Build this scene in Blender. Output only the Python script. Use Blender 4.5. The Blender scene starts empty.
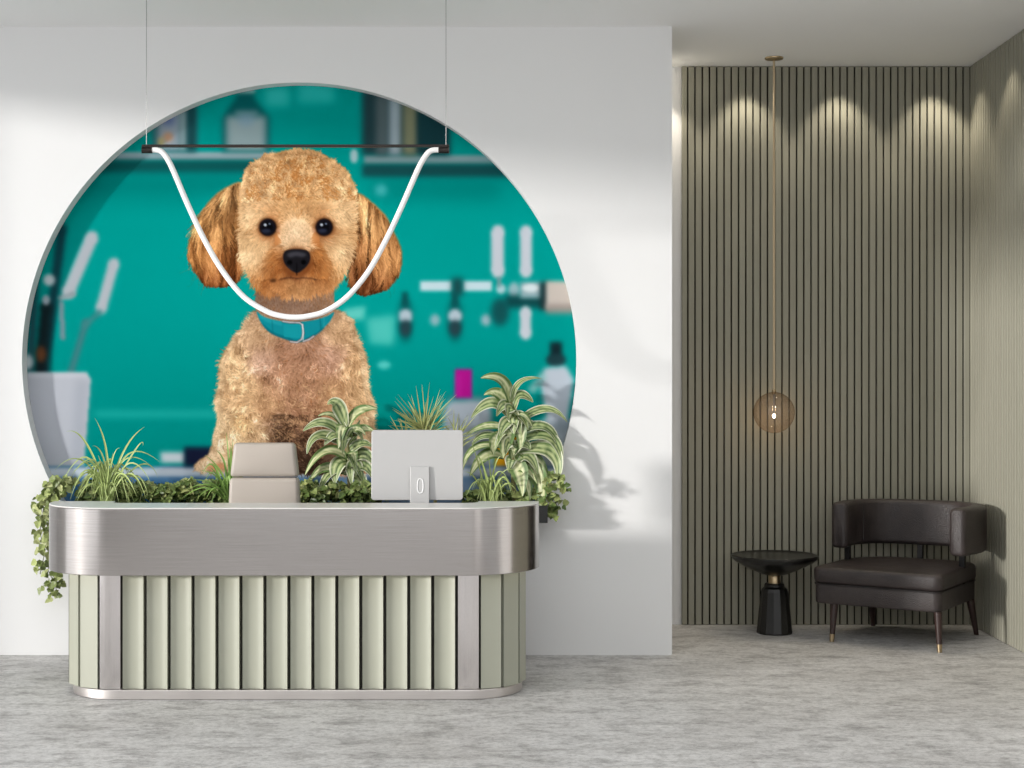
import bpy, bmesh, math, random
import numpy as np
from mathutils import Vector, Matrix

C = bpy.context.scene.collection
F = 1500.0          # focal length in pixels of a 1024 px wide frame
EYE = 1.6
H = 3.71            # ceiling height
REC = .09          # depth of the round recess
Y_WALL, Y_NICHE, X_EDGE, X_RIGHT, X_LEFT = 8.855, 9.985, 0.9445, 3.064, -5.6

def P(px, py, d):
    s = F / d
    return Vector(((px - 512) / s, d, EYE - (py - 384) / s))

def lin(c):
    return tuple((v / 255 / 12.92) if v / 255 <= .04045 else ((v / 255 + .055) / 1.055) ** 2.4 for v in c)

# ------------------------------------------------------------------ materials
def mat(name, col=(128, 128, 128), rough=.5, metal=0., emit=None, emit_s=0., spec=.5, coat=0., sub=0.):
    m = bpy.data.materials.new(name); m.use_nodes = True
    b = m.node_tree.nodes['Principled BSDF']
    b.inputs['Base Color'].default_value = (*lin(col), 1)
    b.inputs['Roughness'].default_value = rough
    b.inputs['Metallic'].default_value = metal
    b.inputs['Specular IOR Level'].default_value = spec
    b.inputs['Coat Weight'].default_value = coat
    if emit:
        b.inputs['Emission Color'].default_value = (*lin(emit), 1)
        b.inputs['Emission Strength'].default_value = emit_s
    return m

def N(m, t, **kw):
    n = m.node_tree.nodes.new(t)
    for k, v in kw.items():
        setattr(n, k, v)
    return n

def bsdf(m): return m.node_tree.nodes['Principled BSDF']

def noise(m, scale=(1, 1, 1), freq=5., detail=4., rough=.5):
    tc = N(m, 'ShaderNodeTexCoord'); mp = N(m, 'ShaderNodeMapping'); nz = N(m, 'ShaderNodeTexNoise')
    mp.inputs['Scale'].default_value = scale
    nz.inputs['Scale'].default_value = freq; nz.inputs['Detail'].default_value = detail; nz.inputs['Roughness'].default_value = rough
    L = m.node_tree.links
    L.new(tc.outputs['Object'], mp.inputs['Vector']); L.new(mp.outputs['Vector'], nz.inputs['Vector'])
    return nz.outputs['Fac']

def ramp(m, fac, stops):
    r = N(m, 'ShaderNodeValToRGB'); e = r.color_ramp.elements
    while len(e) < len(stops): e.new(.5)
    for k, (p, c) in enumerate(stops):
        e[k].position = p; e[k].color = (*lin(c), 1)
    m.node_tree.links.new(fac, r.inputs['Fac'])
    return r.outputs['Color']

def bump(m, fac, strength=.2, dist=.01):
    b = N(m, 'ShaderNodeBump'); b.inputs['Strength'].default_value = strength; b.inputs['Distance'].default_value = dist
    m.node_tree.links.new(fac, b.inputs['Height']); m.node_tree.links.new(b.outputs['Normal'], bsdf(m).inputs['Normal'])

def maprange(m, fac, a, b, c, d):
    r = N(m, 'ShaderNodeMapRange')
    for k, v in zip(('From Min', 'From Max', 'To Min', 'To Max'), (a, b, c, d)): r.inputs[k].default_value = v
    m.node_tree.links.new(fac, r.inputs['Value'])
    return r.outputs['Result']

def link(m, out, inp): m.node_tree.links.new(out, bsdf(m).inputs[inp])

def vcol_mat(name, rough=.5, spec=.5, trans=0.):
    m = mat(name, rough=rough, spec=spec)
    a = N(m, 'ShaderNodeAttribute', attribute_name='Col')
    link(m, a.outputs['Color'], 'Base Color')
    return m

M = {}
M['plaster'] = mat('white_plaster', (231, 231, 231), .75, spec=.2)
bump(M['plaster'], noise(M['plaster'], freq=60, detail=3), .04, .004)
M['ceiling'] = mat('ceiling_paint', (243, 243, 243), .85, spec=.1)
M['floor'] = mat('concrete_floor', (150, 148, 145), .55, spec=.3)
def floor_nodes():
    m = M['floor']; L = m.node_tree.links
    a = noise(m, (.6, 1, 1), 1.3, 8, .62); b = noise(m, (1, 1.7, 1), 4.6, 12, .80); c = noise(m, (1, 1.2, 1), 30, 8, .85)
    ca = ramp(m, a, [(.30, (216, 214, 212)), (.5, (230, 229, 228)), (.72, (238, 237, 236))])
    cb = ramp(m, b, [(.30, (138, 136, 134)), (.42, (196, 194, 193)), (.51, (236, 235, 234)), (.68, (253, 252, 251))])
    cc = ramp(m, c, [(.33, (96, 95, 94)), (.43, (206, 205, 204)), (.55, (246, 246, 246)), (.72, (255, 255, 255))])
    x1 = N(m, 'ShaderNodeMix', data_type='RGBA', blend_type='MULTIPLY'); x1.inputs[0].default_value = .9
    L.new(ca, x1.inputs[6]); L.new(cb, x1.inputs[7])
    x2 = N(m, 'ShaderNodeMix', data_type='RGBA', blend_type='MULTIPLY'); x2.inputs[0].default_value = .75
    L.new(x1.outputs[2], x2.inputs[6]); L.new(cc, x2.inputs[7])
    link(m, x2.outputs[2], 'Base Color')
    link(m, maprange(m, b, .3, .7, .62, .42), 'Roughness')
    bump(m, b, .12, .006)
floor_nodes()
def slat_mat(name, col):
    m = mat(name, col, .55, spec=.3)
    f = noise(m, (14, 14, .35), 6, 5, .6)
    lo = tuple(int(v * .98) for v in col); hi = tuple(min(255, int(v * 1.02)) for v in col)
    link(m, ramp(m, f, [(.3, lo), (.7, hi)]), 'Base Color')
    return m
M['slat'] = slat_mat('olive_slat', (149, 147, 133))
M['groove'] = mat('dark_groove', (22, 22, 18), .8, spec=.1)
M['sage'] = mat('sage_lacquer', (168, 169, 154), .38, spec=.4)
M['desk_core'] = mat('desk_core', (60, 58, 52), .7)
def brushed(name, col, rough, axis, var=1., bmp=.02):
    m = mat(name, col, rough, 1.)
    sc = (1.2, 1.2, 160) if axis == 'x' else (160, 160, 1.2)
    f = noise(m, sc, 2.2, 5, .7)
    lo = tuple(int(v * (1 - .06 * var)) for v in col); hi = tuple(min(255, int(v * (1 + .04 * var))) for v in col)
    link(m, ramp(m, f, [(.3, lo), (.7, hi)]), 'Base Color')
    link(m, maprange(m, f, .3, .7, rough * .92, rough * 1.1), 'Roughness')
    if bmp: bump(m, f, bmp, .001)
    return m
M['steel'] = brushed('brushed_steel', (188, 182, 179), .18, 'x')
M['counter_top'] = mat('pale_counter_top', (226, 224, 220), .3, spec=.5)
M['chrome'] = brushed('satin_chrome', (226, 220, 218), .14, 'z', .5, 0)
M['plinth'] = brushed('plinth_steel', (222, 216, 213), .35, 'x', .6, 0)
M['led'] = mat('led_strip', (255, 250, 235), .6, emit=(255, 247, 225), emit_s=1.6)
M['imac'] = mat('silver_shell', (184, 183, 182), .42, .15, spec=.5)
M['white_plastic'] = mat('white_plastic', (238, 238, 238), .4)
M['screen'] = mat('screen_glass', (10, 10, 12), .08)
M['beige'] = mat('beige_leather', (182, 172, 162), .45, spec=.4)
bump(M['beige'], noise(M['beige'], freq=350, detail=2), .06, .002)
M['black_metal'] = mat('black_metal', (26, 25, 25), .4, .6)
M['black_plastic'] = mat('black_planter', (22, 23, 22), .55)
M['soil'] = mat('potting_soil', (45, 36, 28), .95, spec=.1)
bump(M['soil'], noise(M['soil'], freq=60, detail=5), .9, .02)
M['bronze'] = mat('bronze_black', (52, 47, 45), .35, .7)
M['tube'] = mat('silicone_tube', (240, 239, 238), .55, emit=(255, 252, 248), emit_s=.02)
M['wire'] = mat('steel_wire', (150, 150, 150), .4, .8)
M['brass'] = mat('brushed_brass', (186, 166, 134), .32, 1.)
M['rod'] = mat('champagne_cord', (200, 180, 148), .5, .1)
M['bulb'] = mat('led_bulb', (255, 235, 200), .4, emit=(255, 222, 170), emit_s=40.)
def leather():
    m = mat('brown_leather', (50, 43, 43), .42, spec=.5)
    f = noise(m, (1, 1, 1), 9, 6, .6); g = N(m, 'ShaderNodeTexVoronoi'); g.inputs['Scale'].default_value = 170
    tc = N(m, 'ShaderNodeTexCoord'); m.node_tree.links.new(tc.outputs['Object'], g.inputs['Vector'])
    link(m, ramp(m, f, [(.3, (42, 36, 36)), (.7, (60, 52, 51))]), 'Base Color')
    link(m, maprange(m, f, .3, .7, .36, .5), 'Roughness')
    bump(m, g.outputs['Distance'], .45, .004)
    return m
M['leather'] = leather()
M['piping'] = mat('dark_piping', (34, 30, 30), .45)
M['wood_leg'] = mat('dark_walnut_leg', (50, 34, 31), .35)
M['black_wood'] = mat('black_lacquer', (20, 19, 19), .28, spec=.5)
def wood_top():
    m = M['black_wood']; f = noise(m, (1, 12, 1), 4, 6, .6)
    link(m, ramp(m, f, [(.3, (9, 9, 9)), (.7, (22, 21, 20))]), 'Base Color')
wood_top()
def glass():
    m = bpy.data.materials.new('smoked_glass'); m.use_nodes = True
    nt = m.node_tree; nt.nodes.clear()
    o = nt.nodes.new('ShaderNodeOutputMaterial'); mx = nt.nodes.new('ShaderNodeMixShader')
    t = nt.nodes.new('ShaderNodeBsdfTransparent'); g = nt.nodes.new('ShaderNodeBsdfGlossy'); lw = nt.nodes.new('ShaderNodeLayerWeight')
    r = nt.nodes.new('ShaderNodeValToRGB')
    r.color_ramp.elements[0].position = 0; r.color_ramp.elements[0].color = (.88, .83, .79, 1)
    r.color_ramp.elements[1].position = 1; r.color_ramp.elements[1].color = (.03, .02, .015, 1)
    e = r.color_ramp.elements.new(.70); e.color = (.76, .70, .65, 1)
    e = r.color_ramp.elements.new(.84); e.color = (.64, .55, .48, 1)
    lw.inputs['Blend'].default_value = .5; g.inputs['Roughness'].default_value = .03
    g.inputs['Color'].default_value = (.9, .85, .8, 1)
    f = nt.nodes.new('ShaderNodeMath'); f.operation = 'POWER'; f.inputs[1].default_value = 3.5
    nt.links.new(lw.outputs['Facing'], f.inputs[0])
    f2 = nt.nodes.new('ShaderNodeMath'); f2.operation = 'MULTIPLY_ADD'; f2.inputs[1].default_value = .08; f2.inputs[2].default_value = .05
    nt.links.new(f.outputs[0], f2.inputs[0]); f = f2
    tl = nt.nodes.new('ShaderNodeBsdfTranslucent'); tl.inputs['Color'].default_value = (.75, .66, .58, 1)
    mt = nt.nodes.new('ShaderNodeMixShader'); mt.inputs['Fac'].default_value = .035
    nt.links.new(lw.outputs['Facing'], r.inputs['Fac']); nt.links.new(r.outputs['Color'], t.inputs['Color'])
    nt.links.new(f.outputs[0], mx.inputs['Fac']); nt.links.new(t.outputs[0], mt.inputs[1]); nt.links.new(tl.outputs[0], mt.inputs[2]); nt.links.new(mt.outputs[0], mx.inputs[1]); nt.links.new(g.outputs[0], mx.inputs[2])
    nt.links.new(mx.outputs[0], o.inputs['Surface'])
    return m
M['smoked'] = glass()
M['leaf'] = vcol_mat('leaf_blade', .42, .35)
M['print'] = vcol_mat('printed_mural', .8, 0.)
M['stem'] = mat('plant_stem', (96, 104, 58), .6)
M['cane'] = mat('plant_cane', (128, 122, 78), .7)
M['concrete_out'] = mat('outer_plaster', (205, 205, 205), .8)

# ------------------------------------------------------------------ mesh builder
class MB:
    def __init__(s): s.v = []; s.f = []; s.c = []
    def add(s, vs, fs, cols=None):
        o = len(s.v); s.v += [tuple(v) for v in vs]; s.f += [tuple(i + o for i in f) for f in fs]
        s.c += list(cols) if cols is not None else [(1, 1, 1)] * len(vs)
        return s
    def bm(s, b, mx=None):
        b.verts.index_update()
        s.add([(mx @ v.co if mx else v.co) for v in b.verts], [[v.index for v in f.verts] for f in b.faces]); b.free(); return s
    def box(s, x0, x1, y0, y1, z0, z1, r=0, seg=2, mx=None):
        b = bmesh.new(); bmesh.ops.create_cube(b, size=1)
        for v in b.verts:
            v.co = Vector(((x0 + x1) / 2 + v.co.x * (x1 - x0), (y0 + y1) / 2 + v.co.y * (y1 - y0), (z0 + z1) / 2 + v.co.z * (z1 - z0)))
        if r: bmesh.ops.bevel(b, geom=b.edges[:], offset=r, segments=seg, profile=.5, affect='EDGES')
        return s.bm(b, mx)
    def lathe(s, prof, n=32, ctr=(0, 0, 0), cap=True):
        vs = []; fs = []
        for r, z in prof:
            for k in range(n):
                a = 2 * math.pi * k / n; vs.append((ctr[0] + r * math.cos(a), ctr[1] + r * math.sin(a), ctr[2] + z))
        for i in range(len(prof) - 1):
            for k in range(n):
                k2 = (k + 1) % n; fs.append((i * n + k, i * n + k2, (i + 1) * n + k2, (i + 1) * n + k))
        if cap:
            fs.append(tuple(range(n))[::-1]); fs.append(tuple((len(prof) - 1) * n + k for k in range(n)))
        return s.add(vs, fs)
    def tube(s, pts, r, n=10, cap=True):
        pts = [Vector(p) for p in pts]; vs = []; fs = []
        rs = r if isinstance(r, (list, tuple)) else [r] * len(pts)
        up = Vector((0, 0, 1)); prev = None
        for i, p in enumerate(pts):
            t = (pts[min(i + 1, len(pts) - 1)] - pts[max(i - 1, 0)]).normalized()
            if prev is None:
                a = t.cross(up if abs(t.z) < .95 else Vector((1, 0, 0))).normalized()
            else:
                a = (prev - t * prev.dot(t)).normalized()
            prev = a; b = t.cross(a)
            for k in range(n):
                w = 2 * math.pi * k / n; vs.append(p + (a * math.cos(w) + b * math.sin(w)) * rs[i])
        for i in range(len(pts) - 1):
            for k in range(n):
                k2 = (k + 1) % n; fs.append((i * n + k, i * n + k2, (i + 1) * n + k2, (i + 1) * n + k))
        if cap:
            fs.append(tuple(range(n))[::-1]); fs.append(tuple((len(pts) - 1) * n + k for k in range(n)))
        return s.add(vs, fs)
    def prism(s, outline, z0, z1):
        n = len(outline)
        vs = [(x, y, z0) for x, y in outline] + [(x, y, z1) for x, y in outline]
        fs = [tuple(range(n))[::-1], tuple(range(n, 2 * n))] + [(k, (k + 1) % n, n + (k + 1) % n, n + k) for k in range(n)]
        return s.add(vs, fs)
    def build(s, name, m, parent=None, smooth=False, bevel=0, seg=2, angle=35, label=None, sub=0, cols=False):
        me = bpy.data.meshes.new(name)
        off = Vector((0, 0, 0))
        if parent is not None and not parent.get('_local'):
            r = parent
            while r is not None: off = off + r.location; r = r.parent
        me.from_pydata([tuple(Vector(v) - off) for v in s.v], [], s.f)
        if cols:
            at = me.color_attributes.new('Col', 'FLOAT_COLOR', 'POINT')
            a = np.ones((len(s.v), 4), np.float32); a[:, :3] = np.array(s.c, np.float32); at.data.foreach_set('color', a.ravel())
        b = bmesh.new(); b.from_mesh(me); bmesh.ops.recalc_face_normals(b, faces=b.faces); b.to_mesh(me); b.free()
        me.materials.append(m)
        o = bpy.data.objects.new(name, me); C.objects.link(o)
        if parent is not None:
            o.parent = parent
            if parent.get('_local'): o['_local'] = True
        if bevel:
            bv = o.modifiers.new('edge', 'BEVEL'); bv.width = bevel; bv.segments = seg; bv.limit_method = 'ANGLE'; bv.angle_limit = math.radians(30)
        if sub:
            sb = o.modifiers.new('smooth', 'SUBSURF'); sb.levels = sub; sb.render_levels = sub
        if smooth:
            me.polygons.foreach_set('use_smooth', [True] * len(me.polygons))
            me.set_sharp_from_angle(angle=math.radians(angle))
        if label: o['label'] = label
        return o

def thing(name, label, cat, loc=(0, 0, 0), rz=0, group=None, local=False):
    o = bpy.data.objects.new(name, None); o.empty_display_size = .1; C.objects.link(o)
    o.location = loc; o.rotation_euler = (0, 0, rz); o['label'] = label; o['category'] = cat
    if group: o['group'] = group
    if local: o['_local'] = True
    return o

def structure(o, label):
    o['kind'] = 'structure'; o['label'] = label; o['category'] = 'wall' if 'wall' in o.name else o.name.split('_')[0]
    return o

# ------------------------------------------------------------------ the room
def build_room():
    MB().box(X_LEFT - .3, X_RIGHT + .3, -2.5, Y_NICHE + .3, -.2, 0).build('floor', M['floor'])
    structure(bpy.data.objects['floor'], 'mottled grey polished concrete floor')
    MB().box(X_LEFT - .3, X_RIGHT + .3, 6.2, Y_NICHE + .3, H, H + .2).box(X_LEFT - .3, X_RIGHT + .3, -2.5, .3, H, H + .2).box(X_LEFT - .3, -4.2, .3, 6.2, H, H + .2).box(2.5, X_RIGHT + .3, .3, 6.2, H, H + .2).build('ceiling', M['ceiling'])  # skylight hole added out of view to brighten the floor and its bounce
    structure(bpy.data.objects['ceiling'], 'white painted ceiling with an added skylight opening out of view')
    # white wall with the round recess
    cx, cz, R = (299.5 - 512) * Y_WALL / F, EYE + 24 * Y_WALL / F, 277.5 * Y_WALL / F
    x0, x1 = X_LEFT, X_EDGE
    n = 256; angs = [2 * math.pi * k / n for k in range(n)]
    for x, z in ((x0, 0), (x1, 0), (x0, H), (x1, H)):
        a = math.atan2(z - cz, x - cx) % (2 * math.pi)
        k = min(range(len(angs)), key=lambda i: abs(angs[i] - a)); angs[k] = a
    inner = [(cx + R * math.cos(a), cz + R * math.sin(a)) for a in angs]; outer = []
    for a in angs:
        c, s_ = math.cos(a), math.sin(a)
        tx = ((x1 - cx) / c if c > 0 else (x0 - cx) / c) if abs(c) > 1e-9 else 1e9
        tz = ((H - cz) / s_ if s_ > 0 else (0 - cz) / s_) if abs(s_) > 1e-9 else 1e9
        t = min(tx, tz); outer.append((cx + t * c, cz + t * s_))
    dep = REC
    vs = [(x, Y_WALL, z) for x, z in outer] + [(x, Y_WALL, z) for x, z in inner] + [(x, Y_WALL + dep, z) for x, z in inner] + [(x, Y_NICHE, z) for x, z in outer]
    m = len(angs); fs = []
    for k in range(m):
        j = (k + 1) % m
        fs += [(k, j, m + j, m + k), (m + k, m + j, 2 * m + j, 2 * m + k), (k, 3 * m + k, 3 * m + j, j)]
    fs += [tuple(range(2 * m, 3 * m)), tuple(range(3 * m, 4 * m))[::-1]]
    o = MB().add(vs, fs).build('wall_back', M['plaster'], smooth=True, angle=30)
    structure(o, 'white plaster wall with a large round recess')
    # recessed slatted wall, right slatted wall
    o = MB().box(x1, X_RIGHT + .3, Y_NICHE, Y_NICHE + .3, 0, H).build('wall_recess', M['plaster'])
    structure(o, 'set back wall clad in olive vertical slats')
    sl = MB(); dk = MB()
    dk.box(1.129, X_RIGHT, Y_NICHE - .012, Y_NICHE - .002, 0.001, H - .001)
    p = .0481; x = 1.129
    gx0 = (687.3 - 512) / (F / Y_NICHE)
    edges = [1.129] + [gx0 + p * i for i in range(41) if gx0 + p * i < X_RIGHT - .01] + [X_RIGHT]
    for i in range(len(edges) - 1):
        a = edges[i] + (.0048 if i else 0); b = edges[i + 1] - (.0048 if i < len(edges) - 2 else .0)
        if b - a > .01: sl.box(a, b, Y_NICHE - .032, Y_NICHE - .012, 0.002, H - .002, .0025, 1)
    dk.build('groove_backing', M['groove'], o, label='dark groove bottom between the slats'); sl.build('slat_panel', M['slat'], o)
    o = MB().box(X_RIGHT, X_RIGHT + .3, -2.5, Y_NICHE, 0, H).build('wall_right', M['plaster'])
    structure(o, 'right side wall clad in fine olive slats')
    sl = MB(); dk = MB()
    dk.box(X_RIGHT - .012, X_RIGHT - .001, 7.0, Y_NICHE - .034, .001, H - .001)
    y = Y_NICHE - .036
    while y - p > 7.0:
        sl.box(X_RIGHT - .026, X_RIGHT - .012, y - p + .013, y, .002, H - .002, .0025, 1); y -= p
    dk.build('groove_backing', M['groove'], o, label='dark groove bottom between the slats'); sl.build('slat_panel', M['slat'], o)
    # left wall, open to daylight below its header
    hz = H - .065
    o = MB().box(X_LEFT - .3, X_LEFT, -2.5, Y_NICHE + .3, hz, H).box(X_LEFT - .3, X_LEFT, 7.45, Y_NICHE + .3, 0, hz).box(X_LEFT - .3, X_LEFT, -2.5, .6, 0, hz).build('wall_left', M['plaster'])
    structure(o, 'left wall with a tall daylight opening')
    o = MB().box(X_LEFT - .3, X_RIGHT + .3, -2.8, -2.5, 0, .5).box(X_LEFT - .3, X_RIGHT + .3, -2.8, -2.5, 3.4, H).box(X_LEFT - .3, -4.2, -2.8, -2.5, .5, 3.4).box(2.7, X_RIGHT + .3, -2.8, -2.5, .5, 3.4).build('wall_front', M['plaster'])  # wide opening added behind the camera to let in more fill daylight
    structure(o, 'white wall facing the reception desk, with an added wide daylight opening')
# ------------------------------------------------------------------ the printed mural
X0, Y0, W, HH, SS = 20, 80, 560, 560, 4
rng = np.random.default_rng(7)

def pip(xs, ys, poly):
    inside = np.zeros(xs.shape, bool); j = len(poly) - 1
    for i in range(len(poly)):
        xi, yi = poly[i]; xj, yj = poly[j]
        if yi != yj:
            inside ^= ((yi > ys) != (yj > ys)) & (xs < (xj - xi) * (ys - yi) / (yj - yi) + xi)
        j = i
    return inside

def catmull(pts, k=6):
    n = len(pts); out = []
    a = np.array(pts, float)
    for i in range(n):
        p0, p1, p2, p3 = a[i - 1], a[i], a[(i + 1) % n], a[(i + 2) % n]
        for t in np.linspace(0, 1, k, endpoint=False):
            out.append(tuple(.5 * (2 * p1 + (p2 - p0) * t + (2 * p0 - 5 * p1 + 4 * p2 - p3) * t * t + (3 * p1 - p0 - 3 * p2 + p3) * t ** 3)))
    return out

def blur(a, s):
    if s <= 0: return a
    h, w = a.shape; pd = int(3 * s) + 2
    b = np.pad(a, pd, mode='edge')
    fy = np.fft.fftfreq(b.shape[0])[:, None]; fx = np.fft.rfftfreq(b.shape[1])[None]
    g = np.exp(-2 * (math.pi * s) ** 2 * (fx * fx + fy * fy))
    return np.fft.irfft2(np.fft.rfft2(b) * g, s=b.shape)[pd:pd + h, pd:pd + w]

def paint_mural():
    gx, gy = np.meshgrid(X0 + np.arange(W) + .5, Y0 + np.arange(HH) + .5)
    img = np.zeros((HH, W, 3)); 
    # backdrop
    t = np.clip((gy - 80) / 400, 0, 1)[..., None]
    img[:] = np.array([0, 158, 151]) * (1 - t) + np.array([0, 136, 130]) * t
    band = np.exp(-((gy - 300) / 90) ** 2)[..., None] * np.exp(-((gx - 330) / 230) ** 2)[..., None]
    img += band * np.array([2, 12, 12])
    def shape(poly, col, s=2.5, alpha=1., smooth=False):
        if smooth: poly = catmull(poly)
        m = blur(pip(gx, gy, poly).astype(float), s)[..., None] * alpha
        img[:] = img * (1 - m) + np.array(col) * m
    def rect(x0, y0, x1, y1, col, s=2.5, alpha=1.): shape([(x0, y0), (x1, y0), (x1, y1), (x0, y1)], col, s, alpha)
    def ell(cx, cy, rx, ry, col, s=2., alpha=1.):
        shape([(cx + rx * math.cos(a), cy + ry * math.sin(a)) for a in np.linspace(0, 2 * math.pi, 40, endpoint=False)], col, s, alpha)
    def bar(x0, y0, x1, y1, w, col, s=1.8, alpha=1.):
        dx, dy = x1 - x0, y1 - y0; L = math.hypot(dx, dy); nx, ny = -dy / L * w / 2, dx / L * w / 2
        shape([(x0 + nx, y0 + ny), (x1 + nx, y1 + ny), (x1 - nx, y1 - ny), (x0 - nx, y0 - ny)], col, s, alpha)
        ell(x0, y0, w / 2, w / 2, col, s, alpha); ell(x1, y1, w / 2, w / 2, col, s, alpha)
    # tile highlights
    rect(265, 86, 289, 106, (60, 200, 195), 4, .8); rect(298, 82, 334, 103, (50, 195, 190), 4, .8)
    rect(95, 410, 222, 418, (30, 170, 162), 3, .8); rect(375, 405, 470, 412, (20, 160, 152), 4, .5)
    rect(70, 196, 196, 205, (0, 120, 115), 8, .5); rect(370, 180, 500, 200, (0, 118, 114), 8, .6)
    shape([(343, 309), (366, 306), (364, 320), (346, 320)], (120, 215, 205), 2.5, .8)
    shape([(366, 318), (396, 315), (394, 345), (370, 344)], (95, 205, 195), 3.5, .8)
    ell(384, 365, 7, 4, (110, 215, 210), 2, .8); ell(381, 190, 6, 6, (90, 190, 195), 3, .8)
    # upper shelves and jars
    rect(60, 152, 276, 160, (158, 178, 186), 1.6); rect(60, 160, 266, 173, (18, 72, 74), 3.2, .9); rect(30, 173, 262, 195, (0, 112, 108), 6, .55)
    rect(364, 155, 520, 164, (135, 165, 170), 1.8); rect(362, 164, 520, 177, (24, 74, 78), 2.6, .95)
    ell(354, 156, 4.5, 7, (170, 205, 210), 1.5)
    rect(152, 104, 196, 152, (70, 104, 112), 3, .9); rect(158, 110, 180, 150, (150, 165, 178), 2.6); rect(163, 113, 174, 125, (90, 110, 165), 3, .8)
    ell(168, 137, 5, 5, (205, 155, 120), 2, .9); ell(161, 142, 3, 5, (210, 180, 90), 2, .7); rect(180, 106, 187, 150, (160, 180, 184), 2, .8); rect(187, 104, 196, 151, (24, 74, 80), 2.5, .9)
    shape([(222, 152), (222, 118), (230, 106), (236, 98), (236, 92), (254, 92), (254, 98), (260, 106), (270, 118), (270, 152)], (10, 88, 92), 2.5, .9)
    rect(226, 116, 266, 151, (150, 172, 176), 3.2); rect(235, 110, 258, 118, (110, 150, 155), 2.5, .8); ell(246, 120, 9, 6, (130, 165, 190), 3, .6)
    rect(235, 86, 255, 93, (170, 190, 190), 2)
    rect(362, 88, 450, 155, (38, 66, 72), 3); rect(376, 94, 388, 155, (88, 104, 108), 3); rect(389, 96, 401, 155, (158, 175, 184), 2.6)
    rect(403, 98, 417, 155, (132, 136, 108), 3); rect(418, 96, 447, 153, (26, 62, 68), 2.5)
    # left pot and tools
    bar(62, 228, 44, 372, 9, (22, 62, 72), 2.4); ell(49, 280, 6, 6, (196, 206, 212), 1.8); bar(36, 262, 30, 372, 7, (40, 70, 80), 2.5)
    bar(46, 306, 40, 370, 11, (22, 34, 38), 2.4); ell(41, 354, 5, 8, (104, 66, 42), 2.2); ell(27, 362, 6, 8, (190, 200, 205), 2); ell(46, 300, 4, 5, (160, 170, 180), 1.5)
    bar(92, 237, 68, 293, 13, (176, 182, 190), 1.9); bar(61, 303, 63, 338, 5, (120, 140, 150), 1.6); bar(60, 298, 74, 294, 5, (140, 155, 160), 1.5)
    bar(114, 263, 101, 309, 11, (178, 184, 192), 1.9); bar(86, 322, 71, 372, 6, (70, 120, 125), 2.3); bar(100, 312, 84, 326, 5, (60, 130, 132), 2)
    shape([(22, 373), (86, 373), (91, 378), (84, 466), (22, 470)], (184, 188, 198), 1.3); rect(22, 372, 88, 378, (198, 202, 210), 1.5, .7)
    shape([(76, 380), (88, 380), (82, 466), (72, 466)], (160, 166, 178), 4, .6)
    # right rail with tools
    rect(420, 281, 452, 291, (196, 220, 228), 1.6); rect(463, 281, 492, 291, (196, 220, 228), 1.6); rect(452, 278, 463, 296, (28, 70, 74), 3)
    ell(501, 289, 5, 5, (170, 205, 212), 1.6); ell(514, 290, 6, 8, (150, 185, 192), 2); rect(505, 295, 545, 308, (18, 60, 64), 3, .9)
    rect(520, 282, 542, 298, (150, 175, 182), 2.2); ell(531, 288, 9, 4, (215, 228, 232), 1.6); rect(540, 282, 550, 310, (28, 46, 50), 2.4)
    rect(546, 281, 580, 310, (198, 188, 180), 2); rect(546, 304, 580, 314, (150, 138, 132), 2.5, .8)
    for x0, x1, y0, y1 in ((491, 505, 225, 277), (519.5, 532.5, 225, 277), (519.5, 532, 306, 339)):
        bar((x0 + x1) / 2, y0 + 6, (x0 + x1) / 2, y1 - 5, x1 - x0 - 1, (196, 202, 212), 1.8)
    rect(497, 277, 501, 287, (120, 150, 155), 1.5)
    for cx, top, w, bot in ((405.5, 308, 7, 336), (455, 308, 7, 336)):
        ell(cx, (top + bot) / 2 - 2, w, 22, (10, 74, 78), 3.2, .8); ell(cx, 316, 7, 7, (178, 196, 208), 1.8); ell(cx, 328, 6, 8, (40, 66, 74), 2.2); rect(cx - 3, 292, cx + 3, 306, (14, 80, 82), 2)
    ell(435, 320, 5, 6, (140, 180, 188), 2); ell(486, 320, 5, 6, (150, 180, 190), 2); ell(500, 312, 9, 14, (22, 72, 76), 3.2, .9)
    # right bottles
    shape([(443, 474), (443, 410), (450, 400), (482, 399), (492, 410), (494, 474)], (168, 178, 190), 2.5); rect(446, 396, 486, 401, (90, 120, 130), 2.5, .6)
    rect(455, 369, 472.5, 398, (176, 22, 140), 1.6); rect(456, 374, 461, 396, (196, 40, 160), 2, .5)
    rect(550, 342, 562, 364, (20, 40, 46), 2.2); ell(556, 360, 10, 6, (30, 60, 66), 2)
    shape([(544, 368), (566, 366), (574, 380), (568, 418), (576, 430), (580, 480), (534, 480), (536, 440), (546, 416), (540, 384)], (186, 196, 208), 2.2, smooth=False)
    shape([(541, 372), (548, 376), (534, 394), (527, 390)], (150, 195, 195), 2.2, .8); rect(536, 420, 574, 432, (150, 164, 178), 3, .7)
    shape([(497, 431), (520, 431), (522, 470), (494, 470)], (226, 164, 30), 1.5)
    # table
    rect(0, 466, 620, 700, (92, 132, 168), 1.2); rect(0, 468, 620, 477, (206, 216, 228), 1.4); rect(0, 478, 620, 520, (96, 136, 176), 2)
    rect(70, 482, 240, 520, (38, 100, 150), 6, .7); rect(340, 480, 580, 520, (130, 150, 172), 5, .7)
    rect(160, 452, 186, 463, (196, 206, 214), 2.2); rect(184, 447, 214, 467, (22, 28, 52), 2.2); rect(120, 455, 160, 466, (10, 150, 150), 3, .5)

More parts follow.
